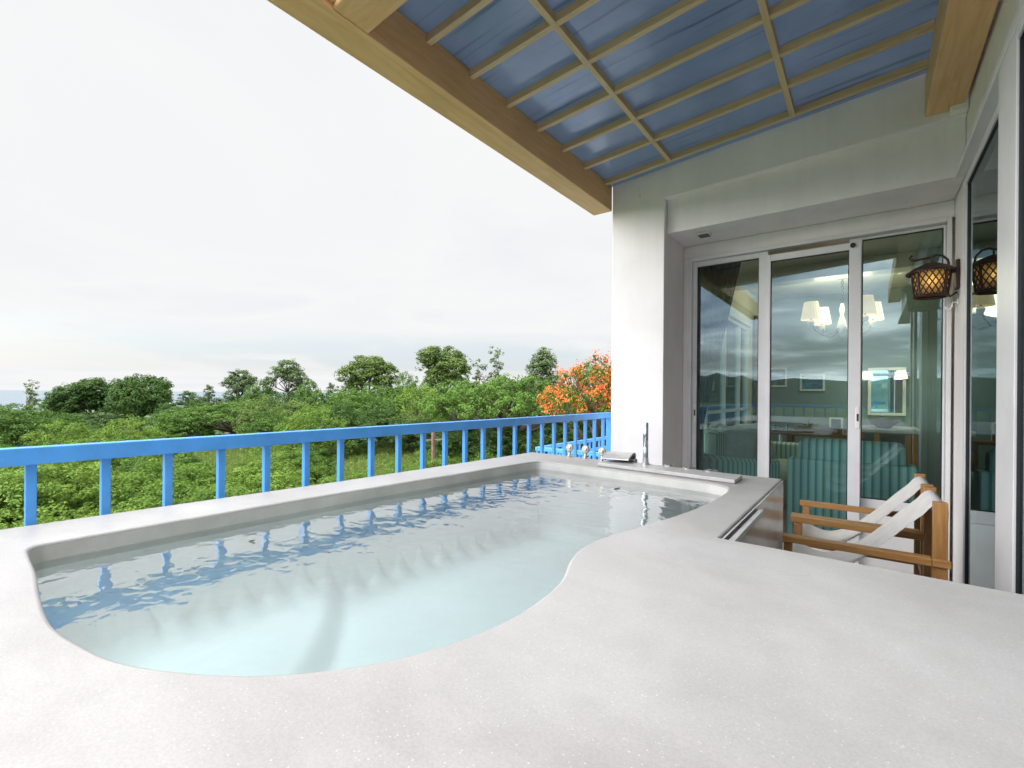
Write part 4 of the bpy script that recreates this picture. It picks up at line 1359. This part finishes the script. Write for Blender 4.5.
# vanity, bowl basin, mirror, vanity lamp
a = onY(860, 427, 8.4); b = onY(917, 431, 8.4)
vn = thing('vanity_counter', 'pale vanity counter on timber legs at the right of the back wall', 'counter', ((a.x + b.x) / 2, 8.65, 0))
hw = (b.x - a.x) / 2 + 0.03
MB().box(-hw, hw, -.26, .5, 0.80, 0.865).build('counter_top', M['slab'], vn, False, 0.004)
for x in (-hw + .05, -.12, .22, hw - .05):
    MB().box(x - .03, x + .03, -.24, -.18, 0, 0.799).build('leg', M['teak_z'], vn)
p = onY(884, 420, 8.55)
bw_ = MB().lathe([(0.05, 0), (0.08, 0.005), (0.15, 0.06), (0.19, 0.13), (0.18, 0.13), (0.14, 0.065), (0.07, 0.02), (0, 0.018)], (0, 0, 0), 28).build('bowl_basin', M['bronze'], None, True)
bw_.location = (p.x, 8.55, 0.866); tag(bw_, 'brown bowl shaped basin on the vanity counter', 'basin')
a = onY(868, 368, 9.15); b = onY(906, 416, 9.15)
mr = thing('mirror', 'framed wall mirror above the brown bowl basin', 'mirror', ((a.x + b.x) / 2, 9.2, (a.z + b.z) / 2))
w_, h_ = (b.x - a.x) / 2, (a.z - b.z) / 2
mb = MB(); frame_rect(mb, -w_, w_, -h_, h_, 0.04, 0.04, 0.04, 0.04, -0.05, 0.005); mb.build('frame', M['white'], mr, False, 0.004)
MB().box(-w_ + .041, w_ - .041, -.03, -.005, -h_ + .041, h_ - .041).build('glass', M['mirror'], mr)
p = onY(884, 374, 8.95)
vl = thing('vanity_lamp', 'lit warm vanity lamp with two shades above the mirror', 'lamp', (p.x, 9.14, p.z))
MB().box(-.30, .30, -.05, .0, -.02, .02).build('bar', M['chrome'], vl, False, 0.003)
for x in (-.2, .2):
    MB().lathe([(0.08, -0.07), (0.055, 0.05), (0.05, 0.05), (0.074, -0.07)], (x, -.12, 0.0), 18).build('lamp_shade', M['vanity'], vl, True)
for x, y, l in ((875, 318, 'small round lit ceiling downlight above the vanity, left one'), (892, 330, 'small round lit ceiling downlight above the vanity, right one')):
    d_ = thing('downlight', l, 'downlight', (0.35 if x < 880 else 0.62, 8.2, 2.954))
    MB().lathe([(0, -0.002), (0.04, -0.002), (0.04, -0.012), (0, -0.012)], (0, 0, 0), 16).build('lens', M['spot'], d_)
    dl = bpy.data.lights.new('downlight_beam', 'SPOT'); dl.energy = 24; dl.color = (1, .86, .66); dl.spot_size = rad(110); dl.spot_blend = .7; dl.shadow_soft_size = .04
    do = bpy.data.objects.new('downlight_beam', dl); COL.objects.link(do); do.location = tuple(d_.location - Vector((0, 0, .03)))
    MB().lathe([(0.041, -0.001), (0.055, -0.001), (0.055, -0.008), (0.041, -0.014)], (0, 0, 0), 18).build('ring', M['white'], d_)
# ------------------------------------------------------------------ VEGETATION
R_ = np.random.default_rng(11)


def leaf_mesh(name, centers, normals, length, width, mat, rng=R_):
    n = len(centers)
    nr = normals / (np.linalg.norm(normals, axis=1, keepdims=True) + 1e-9)
    t = rng.normal(size=(n, 3)); t -= nr * np.sum(t * nr, axis=1, keepdims=True)
    t /= np.linalg.norm(t, axis=1, keepdims=True) + 1e-9
    b = np.cross(nr, t)
    L = (length * rng.uniform(0.6, 1.35, n))[:, None]; W = (width * rng.uniform(0.6, 1.3, n))[:, None]
    v = np.empty((n, 4, 3), np.float32)
    v[:, 0] = centers - t * L / 2
    v[:, 1] = centers + b * W / 2 + nr * W * 0.12
    v[:, 2] = centers + t * L / 2 - nr * L * 0.10
    v[:, 3] = centers - b * W / 2 + nr * W * 0.12
    me = bpy.data.meshes.new(name)
    me.vertices.add(n * 4); me.vertices.foreach_set('co', v.ravel())
    me.loops.add(n * 4); me.loops.foreach_set('vertex_index', np.arange(n * 4, dtype=np.int32))
    me.polygons.add(n)
    me.polygons.foreach_set('loop_start', np.arange(0, n * 4, 4, dtype=np.int32))
    me.polygons.foreach_set('loop_total', np.full(n, 4, np.int32))
    me.update(); me.validate()
    me.materials.append(mat)
    return me


def clump_points(rng, lobes, per_m2, clump_r, leaves, shell=0.55, top_bias=0.25):
    """lobes: (x,y,z,rx,ry,rz). Clumps sit near each lobe's skin, leaves round each clump."""
    cs, ns = [], []
    for x, y, z, rx, ry, rz in lobes:
        m = max(6, int(per_m2 * (rx * ry + rx * rz + ry * rz) * 4.2))
        d = rng.normal(size=(m, 3)); d[:, 2] += top_bias; d /= np.linalg.norm(d, axis=1, keepdims=True)
        r = rng.uniform(shell, 1.0, (m, 1)) ** 0.7
        c = np.array([x, y, z]) + d * r * np.array([rx, ry, rz]) * rng.uniform(0.88, 1.10, (m, 1))
        for ci, di in zip(c, d):
            k = max(3, int(leaves * rng.uniform(0.5, 1.5)))
            e = rng.normal(size=(k, 3)); e /= np.linalg.norm(e, axis=1, keepdims=True)
            rr_ = clump_r * rng.uniform(0.7, 1.4) * rng.uniform(0.25, 1, (k, 1)) ** 0.5
            q = ci + e * rr_ * np.array([1, 1, 0.62])
            cs.append(q); ns.append(e * 0.7 + di * 0.5 + np.array([0, 0, 0.55]) + rng.normal(size=(k, 3)) * 0.35)
    return np.concatenate(cs), np.concatenate(ns)


def limbs(rng, h, r, lobes, lean=(0, 0), fork=0.45, mat=None, name='trunk'):
    mb = MB()
    base = Vector((0, 0, -0.3)); f = Vector((lean[0], lean[1], h * fork))
    mid = base.lerp(f, 0.5) + Vector((rng.normal() * r * .5, rng.normal() * r * .5, 0))
    mb.tube([base, mid, f], [r * 1.25, r * 0.95, r * 0.8], 8)
    for l in lobes:
        c = Vector(l[:3]); e = c + Vector((0, 0, -l[5] * 0.1))
        m = f.lerp(e, 0.5) + Vector((rng.normal() * .06 * h, rng.normal() * .06 * h, -0.02 * h))
        mb.tube([f - Vector((0, 0, r)), m, e], [r * 0.55, r * 0.35, r * 0.12], 6)
        for _ in range(3):
            d = Vector(rng.normal(size=3)).normalized()
            q = e + Vector((d.x * l[3], d.y * l[4], abs(d.z) * l[5])) * 0.75
            mb.tube([m, m.lerp(q, .55) + Vector((0, 0, -.02 * h)), q], [r * 0.22, r * 0.14, r * 0.05], 5)
    me = bpy.data.meshes.new(name)
    me.from_pydata(mb.v, [], mb.f); me.materials.append(mat or M['bark']); me.shade_smooth()
    return me


ARCH = {}


def arche(key, H, lobes, per, cr, lv, L, W, mat, r=0.25, fork=0.4, lean=(0, 0), bark='bark', shell=.5, extra=None):
    rng = np.random.default_rng(abs(hash(key)) % 1000 if False else sum(map(ord, key)))
    c, n = clump_points(rng, lobes, per, cr, lv, shell)
    zmax = np.percentile(c[:, 2], 99.7); half = np.percentile(np.abs(c[:, 0]), 99)
    ARCH[key] = dict(crown=leaf_mesh(key + '_crown', c, n, L, W, M[mat], rng), trunk=limbs(rng, H, r, lobes, lean, fork, M[bark]), H=zmax, W=half)
    if extra:
        ARCH[key]['extra'] = extra(rng, c, n)


def place_tree(key, name, label, cat, x, ytop, D, wpx=None, group=None, rz=0.0, gz=GZ, crownname='crown'):
    A = ARCH[key]
    p = deep(x, 400, D); top = deep(x, ytop, D).z
    t = thing(name, label, cat, (p.x, p.y, gz), group, rz)
    sz = (top - gz) / A['H']
    sx = sz if wpx is None else (wpx / FPX * D / 2) / A['W']
    t.scale = (sx, sx, sz)
    for nm, key2 in (('trunk', 'trunk'), (crownname, 'crown'), ('blossom', 'extra')):
        if key2 in A:
            o = bpy.data.objects.new(nm, A[key2]); COL.objects.link(o); o.parent = t
    return t


# broad dense dome
arche('dome', 9, [(0, 0, 6.0, 3.6, 3.6, 2.6), (3.4, .6, 5.0, 2.8, 2.8, 2.2), (-3.3, -.5, 4.9, 2.9, 2.9, 2.3), (.5, 2.5, 5.0, 2.8, 2.6, 2.2), (-.6, -2.6, 4.8, 2.8, 2.6, 2.2),
                  (1.6, -1.2, 7.0, 2.0, 2.0, 1.5), (-1.8, .8, 6.9, 2.0, 2.0, 1.5)], 1.1, .6, 42, .34, .20, 'leaf_dark', .32, .3, (0, 0), 'palebark')
# tall stem, open crown of separate pads
arche('open', 13, [(0, 0, 11.2, 2.4, 2.4, 1.5), (2.6, .4, 10.3, 1.9, 1.9, 1.2), (-2.5, -.4, 10.1, 1.9, 1.9, 1.2), (.8, 2.0, 9.6, 1.8, 1.8, 1.1), (-.8, -2.0, 9.4, 1.8, 1.8, 1.1),
                   (3.3, -1.3, 8.6, 1.4, 1.4, .9), (-3.1, 1.2, 8.4, 1.4, 1.4, .9), (1.2, -.6, 8.2, 1.5, 1.5, .9)], 1.0, .52, 38, .32, .18, 'leaf_grey', .26, .5)
# rounded crown with gaps, on a stem
arche('round', 12, [(0, 0, 9.6, 2.8, 2.8, 2.2), (1.8, .8, 8.6, 2.2, 2.2, 1.8), (-1.9, -.8, 8.5, 2.2, 2.2, 1.8), (.3, -1.6, 8.0, 2.0, 2.0, 1.6), (-.2, 1.7, 10.4, 1.8, 1.8, 1.3), (2.4, -.8, 7.2, 1.6, 1.6, 1.2), (-2.3, .9, 7.0, 1.6, 1.6, 1.2)],
      1.0, .55, 40, .32, .19, 'leaf_olive', .26, .42)
# upright egg
arche('oval', 12, [(0, 0, 7.5, 1.9, 1.9, 2.6), (0, 0, 9.8, 1.7, 1.7, 2.0), (.7, .3, 6.0, 1.6, 1.6, 1.8), (-.6, -.4, 8.8, 1.5, 1.5, 1.8), (.2, 0, 11.2, 1.0, 1.0, 1.1)], 1.1, .5, 36, .32, .18, 'leaf_grey', .22, .35)
# feathery cone
arche('cone', 9, [(0, 0, 3.2, 1.5, 1.5, 1.1), (0, 0, 4.7, 1.25, 1.25, 1.0), (0, 0, 6.1, 1.0, 1.0, 1.0), (0, 0, 7.4, .7, .7, .9), (0, 0, 8.5, .35, .35, .7)], 1.4, .42, 30, .32, .12, 'leaf_dark', .16, .8)
# sparse two stemmed
arche('thin', 11, [(-1.2, 0, 8.2, .9, .9, 1.0), (-1.7, .3, 6.9, .8, .8, .7), (1.1, 0, 9.6, .9, .9, 1.2), (1.6, -.2, 8.0, .8, .8, .8), (.4, .3, 6.6, .8, .8, .7), (1.0, .2, 6.2, .7, .7, .9)], .9, .40, 18, .34, .18, 'leaf_grey', .16, .35)
# wide flat umbrella
um = [(6.2 * math.cos(a) * f, 6.2 * math.sin(a) * f, 5.6 - 1.5 * f * f + .25 * math.sin(7 * a), 2.0, 2.0, .75) for f, cnt in ((0.0, 1), (.42, 6), (.78, 10), (1.05, 13)) for a in [2 * math.pi * k / cnt + f for k in range(cnt)]]
arche('umbrella', 6.4, um, .95, .40, 40, .22, .12, 'leaf_mid', .36, .3, (0, 0), 'bark', .4)


def blossoms(rng, c, n):
    # blossom clusters ride on the upper skin of the crown
    sel = np.where((c[:, 2] > 3.3) & (rng.uniform(size=len(c)) < .9))[0]
    key = np.sin(c[:, 0] * 1.3 + 1) + np.sin(c[:, 1] * 1.5) + np.sin(c[:, 2] * 2.1 + c[:, 0])
    key = key + 0.8 * np.sin(c[:, 0] * 3.4) * np.sin(c[:, 1] * 3.1 + 1)
    sel = sel[key[sel] > -0.75]
    sel = rng.choice(sel, min(len(sel), 32000), replace=False)
    q = c[sel] + np.array([0, 0, .14]) + rng.normal(size=(len(sel), 3)) * .12
    return leaf_mesh('flame_blossom', q, n[sel] + np.array([0, 0, .6]), .17, .13, M['blossom'], rng)


fl = [(4.0 * math.cos(a) * f, 4.0 * math.sin(a) * f, 5.3 - 2.0 * f * f, 1.5, 1.5, .8) for f, cnt in ((0.0, 1), (.45, 6), (.9, 11)) for a in [2 * math.pi * k / cnt + 2 * f for k in range(cnt)]]
arche('flame', 6, fl, 1.2, .35, 24, .18, .10, 'leaf_mid', .28, .3, (0, 0), 'bark', .4, blossoms)
# full bushy tree to the ground
arche('bushy', 7, [(0, 0, 4.8, 2.6, 2.6, 2.0), (1.8, .4, 3.4, 2.3, 2.3, 1.9), (-1.9, -.3, 3.3, 2.3, 2.3, 1.9), (.2, 1.8, 3.2, 2.2, 2.2, 1.8), (-.2, -1.9, 3.0, 2.2, 2.2, 1.8), (1.2, -1.2, 5.2, 1.5, 1.5, 1.3),
                   (2.3, -1.6, 1.8, 1.7, 1.7, 1.5), (-2.3, 1.4, 1.7, 1.7, 1.7, 1.5), (0, -2.6, 1.5, 1.8, 1.8, 1.4)], 1.1, .45, 26, .26, .15, 'leaf_mid', .22, .25)
arche('bushy_light', 6, [(0, 0, 4.0, 2.5, 2.5, 1.8), (1.7, .4, 2.9, 2.2, 2.2, 1.7), (-1.8, -.3, 2.8, 2.2, 2.2, 1.7), (.2, -1.8, 2.5, 2.1, 2.1, 1.6), (-.3, 1.7, 2.6, 2.1, 2.1, 1.6), (1.6, -1.8, 1.5, 1.5, 1.5, 1.4), (-1.8, -1.8, 1.4, 1.5, 1.5, 1.3)],
      1.1, .42, 28, .22, .10, 'leaf_light', .2, .25)
arche('bushy_olive', 6, [(0, 0, 4.2, 2.3, 2.3, 2.0), (1.6, .4, 3.0, 2.1, 2.1, 1.8), (-1.7, -.3, 2.9, 2.1, 2.1, 1.8), (.2, -1.8, 2.4, 2.0, 2.0, 1.7), (-.3, 1.7, 2.6, 2.0, 2.0, 1.7)], 1.1, .45, 26, .28, .08, 'leaf_olive', .2, .25)
arche('bushy_dark', 7, [(0, 0, 4.6, 2.6, 2.6, 2.0), (1.9, .4, 3.3, 2.3, 2.3, 1.9), (-1.9, -.3, 3.2, 2.3, 2.3, 1.9), (.2, -1.9, 2.8, 2.3, 2.3, 1.8), (0, 1.9, 3.0, 2.2, 2.2, 1.8)], 1.0, .5, 24, .28, .16, 'leaf_dark', .22, .25)
# shrubs, about 2.4 m
for k, (kk, mt) in enumerate((('shrub_light', 'leaf_light'), ('shrub_mid', 'leaf_under'), ('shrub_dark', 'leaf_mid'))):
    arche(kk, 2.2, [(0, 0, 1.35, 1.15, 1.15, .85), (.85, .2, 1.0, .9, .9, .75), (-.8, -.2, 1.05, .95, .9, .8), (.1, -.85, .95, .9, .9, .75), (-.2, .8, 1.1, .9, .85, .7), (.6, -.7, .55, .8, .8, .6), (-.7, -.6, .5, .8, .8, .55)],
          4.2, .22, 52, .095, .048, mt, .05, .2)

# --- named trees of the skyline: x, top, distance, width in the sightline
place_tree('thin', 'slender_tree', 'small slender loose leaved tree standing alone against the sea at far left', 'tree', 31, 380, 66, 26)
place_tree('dome', 'dome_tree', 'broad dark dome shaped tree, the left one of the dense pair before the sea', 'tree', 92, 379, 78, 76, None, .4)
place_tree('dome', 'dome_tree', 'broad dark dome shaped tree, the right one of the dense pair before the sea', 'tree', 142, 376, 74, 68, None, 2.2)
place_tree('cone', 'conical_tree', 'short feathery conical tree right beside the dense dark pair', 'tree', 187, 391, 92, 30)
place_tree('cone', 'conical_tree', 'slim pointed conical tree standing between the dark pair and the open crowned tree', 'tree', 209, 385, 95, 17, None, 1.0)
place_tree('open', 'open_crowned_tree', 'open crowned grey green tree, leftmost of the tall ones on the skyline', 'tree', 240, 370, 100, 38)
place_tree('bushy_dark', 'broadleaf_tree', 'dark bushy tree filling the gap below the two open crowned trees', 'tree', 262, 379, 92, 34, None, 1.5)
place_tree('open', 'open_crowned_tree', 'tall open crowned tree with a pale wide top behind a dark bushy one', 'tree', 288, 360, 96, 44, None, 1.9)
place_tree('bushy', 'broadleaf_tree', 'bushy green tree tucked under the tall open crowned one', 'tree', 308, 380, 88, 30, None, .9)
place_tree('round', 'round_crowned_tree', 'round crowned olive tree on the skyline with a low left side', 'tree', 369, 356, 92, 56, None, .6)
place_tree('round', 'round_crowned_tree', 'tallest round crowned olive tree, standing above the middle of the railing', 'tree', 443, 347, 92, 60, None, 2.5)
place_tree('bushy', 'broadleaf_tree', 'small bushy green tree between the two round crowned trees', 'tree', 405, 373, 82, 32, None, 2.0)
place_tree('thin', 'slender_tree', 'thin two stemmed tree with sparse leaves right of the tallest round crown', 'tree', 487, 347, 88, 36, None, .3)
place_tree('oval', 'egg_crowned_tree', 'tall egg crowned tree standing alone left of the orange flame tree', 'tree', 544, 348, 108, 31)
place_tree('cone', 'conical_tree', 'small feathery tree poking up left of the first round crowned tree', 'tree', 331, 383, 96, 16, None, .5)
place_tree('umbrella', 'rain_tree', 'wide flat topped rain tree spreading in layers left of the flame tree', 'tree', 508, 377, 46, 168, None, .5)
place_tree('umbrella', 'rain_tree', 'low dark spreading rain tree beyond the grass clearing', 'tree', 232, 402, 62, 120, None, 1.9)
place_tree('flame', 'flame_tree', 'flame tree with orange blossom on its crown beside the white pillar', 'tree', 600, 358, 34, 118, None, 1.0)
# --- belt of mid distance trees
GB = 'green trees of the belt behind the clearing'
for i, (k, x, yt, D, w_) in enumerate((
        ('bushy', 20, 405, 44, 80), ('bushy_light', 64, 421, 40, 60), ('bushy', 100, 425, 48, 50), ('bushy_light', 128, 418, 38, 62), ('bushy_dark', 170, 404, 66, 44),
        ('bushy_light', 150, 431, 52, 50), ('bushy_olive', 265, 396, 58, 70), ('bushy_light', 315, 406, 44, 70), ('bushy_olive', 295, 400, 64, 50), ('bushy', 352, 391, 62, 74), ('bushy_dark', 340, 402, 50, 56),
        ('bushy', 395, 388, 60, 70), ('bushy_light', 420, 385, 58, 66), ('bushy', 452, 381, 64, 70), ('bushy_olive', 424, 400, 52, 60), ('bushy_dark', 480, 384, 70, 70), ('bushy_dark', 380, 402, 54, 66), ('bushy_dark', 430, 410, 58, 80),
        ('bushy_dark', 560, 385, 60, 80), ('bushy_dark', 620, 380, 52, 80), ('bushy_dark', 470, 412, 62, 90), ('bushy_dark', 540, 412, 56, 100), ('bushy_dark', 600, 405, 44, 70),
        ('bushy_dark', 205, 402, 84, 60), ('bushy_dark', 240, 398, 80, 50), ('bushy_dark', 275, 392, 86, 50), ('bushy_dark', 325, 390, 82, 60), ('bushy', 375, 386, 80, 60), ('bushy_dark', -20, 402, 60, 90), ('bushy', 45, 412, 60, 70), ('bushy_dark', 110, 410, 70, 80),
        ('bushy', 180, 414, 56, 60), ('bushy_dark', 212, 408, 70, 50), ('bushy_light', 300, 414, 46, 50), ('bushy', 268, 412, 52, 56), ('bushy_dark', 355, 418, 48, 64), ('bushy_dark', 412, 420, 50, 60),
        ('bushy_dark', 500, 424, 44, 80), ('bushy_dark', 455, 428, 46, 70), ('bushy_dark', 560, 424, 40, 80), ('bushy_dark', 600, 428, 36, 70), ('bushy_olive', 246, 404, 66, 56),
        ('bushy_dark', 232, 388, 98, 26), ('bushy', 252, 386, 94, 28), ('bushy_dark', 300, 384, 94, 30), ('bushy', 350, 384, 90, 34), ('bushy_dark', 384, 381, 90, 30), ('bushy', 428, 377, 88, 30), ('bushy_dark', 462, 375, 86, 34), ('bushy_dark', 64, 398, 80, 34), ('bushy_dark', 196, 394, 88, 30))):
    lab = {'bushy': 'mid green rounded tree in the leafy belt behind the railing', 'bushy_light': 'bright yellow green rounded tree in the leafy belt behind the railing',
           'bushy_olive': 'olive feathery tree in the leafy belt behind the railing', 'bushy_dark': 'dark green rounded tree in the leafy belt behind the railing'}[k]
    place_tree(k, 'broadleaf_tree', lab, 'tree', x, yt, D, w_, GB + ', ' + k.replace('bushy', 'kind').replace('_', ' '), (i * 1.37) % 6.28)

# --- shrubs of the thicket
GS = {'shrub_light': ('bright green leafy shrub in the thicket below the railing', 'bright shrubs in the thicket'),
      'shrub_mid': ('fresh green leafy shrub in the thicket below the railing', 'fresh green shrubs in the thicket'),
      'shrub_dark': ('deep green leafy shrub in the thicket below the railing', 'deep green shrubs in the thicket')}
sr = random.Random(21)
ns_ = 0
for row, (D, step) in enumerate(((9.5, 62), (12, 52), (15, 44), (19, 38), (24, 34), (30, 30))):
    x = -30 + (row * 17) % 40
    while x < (470 if row < 4 else 610):
        xx = x + sr.uniform(-12, 12); d = D * sr.uniform(0.92, 1.1)
        p = deep(xx, 400, d)
        in_clear = d > 20 and (196 < xx < 246 or 318 < xx < 412)
        if not (in_clear and sr.random() < 0.75) and p.x < -4.2:
            hgt = sr.uniform(1.7, 3.1) * (1.0 if xx < 330 else 0.8) * (1.15 if d > 20 else 1.0)
            k = sr.choice(('shrub_light', 'shrub_mid', 'shrub_mid', 'shrub_dark'))
            if d < 14: k = sr.choice(('shrub_light', 'shrub_mid', 'shrub_light'))
            t = thing('leafy_shrub', GS[k][0], 'shrub', (p.x, p.y, GZ), GS[k][1], sr.uniform(0, 6.28))
            s_ = hgt / ARCH[k]['H']
            t.scale = (s_ * sr.uniform(.95, 1.3),) * 2 + (s_,)
            for nm in ('trunk', 'crown'):
                o = bpy.data.objects.new(nm, ARCH[k][nm]); COL.objects.link(o); o.parent = t
            ns_ += 1
        x += step * sr.uniform(.8, 1.2)

# --- undergrowth, one leafy mass over uneven ground
rg = np.random.default_rng(8)


def lump(x, y):
    return (0.55 * np.sin(x * .9 + 1.3 * np.sin(y * .4)) + .5 * np.sin(y * 1.1 + 1.7 * np.sin(x * .5)) + .35 * np.sin(2.1 * x + 1.4 * y)) * .55


n = 150000
Dd = 8.5 + 46 * rg.uniform(0, 1, n) ** 1.6
ux = rg.uniform(-130, 640, n)
dirx = _F.x + _R.x * (ux - 512) / FPX; diry = _F.y + _R.y * (ux - 512) / FPX
px_, py_ = dirx * Dd, diry * Dd
ok = (px_ < -3.6) & ~((Dd > 23) & (((ux > 190) & (ux < 250)) | ((ux > 315) & (ux < 415)))) & ~((px_ > -6.5) & (py_ > 5.5))
px_, py_, Dd = px_[ok], py_[ok], Dd[ok]
hz = 0.75 + lump(px_, py_) + rg.normal(size=len(px_)) * .16
zz = GZ + np.maximum(0.1, hz)
nn = np.stack([rg.normal(size=len(px_)) * .6, rg.normal(size=len(px_)) * .6, np.ones(len(px_))], 1)
sc = (0.072 + 0.0038 * Dd)
ug = bpy.data.objects.new('undergrowth', leaf_mesh('undergrowth', np.stack([px_, py_, zz], 1), nn, sc, sc * .5, M['leaf_under'], rg))
COL.objects.link(ug); tag(ug, 'mass of leafy green undergrowth covering the ground below the railing', 'undergrowth', None, 'stuff')
# --- tall grass of the clearing
n = 42000
Dd = 22 + 34 * rg.uniform(0, 1, n)
ux = rg.uniform(150, 460, n)
dirx = _F.x + _R.x * (ux - 512) / FPX; diry = _F.y + _R.y * (ux - 512) / FPX
px_, py_ = dirx * Dd, diry * Dd
zz = GZ + rg.uniform(.02, .45, n)
aa = rg.uniform(0, 6.28, n)
gn = np.stack([np.cos(aa), np.sin(aa), rg.normal(size=n) * .35], 1)
M['grass'] = mat_leaf('tall_grass', (0.075, 0.15, 0.03), (0.26, 0.33, 0.085), .3, None, .08)
gr = bpy.data.objects.new('grass', leaf_mesh('grass', np.stack([px_, py_, zz], 1), gn, .5, .09, M['grass'], rg))
COL.objects.link(gr); tag(gr, 'pale green tall grass growing in the clearing', 'grass', None, 'stuff')

# timber post with a cross bar in the clearing
p = deep(433, 470, 30)
tp = thing('timber_post', 'weathered reddish timber post with a crossbar, seen between two balusters', 'post', (p.x, p.y, GZ))
zt = deep(433, 432, 30).z - GZ
MB().box(-.09, .09, -.09, .09, -.3, zt).build('upright', M['post'], tp, False, .01)
MB().bar((-.9, -.1, zt * .86), (.9, .12, zt * .90), .09, .09).build('crossbar', M['post'], tp)
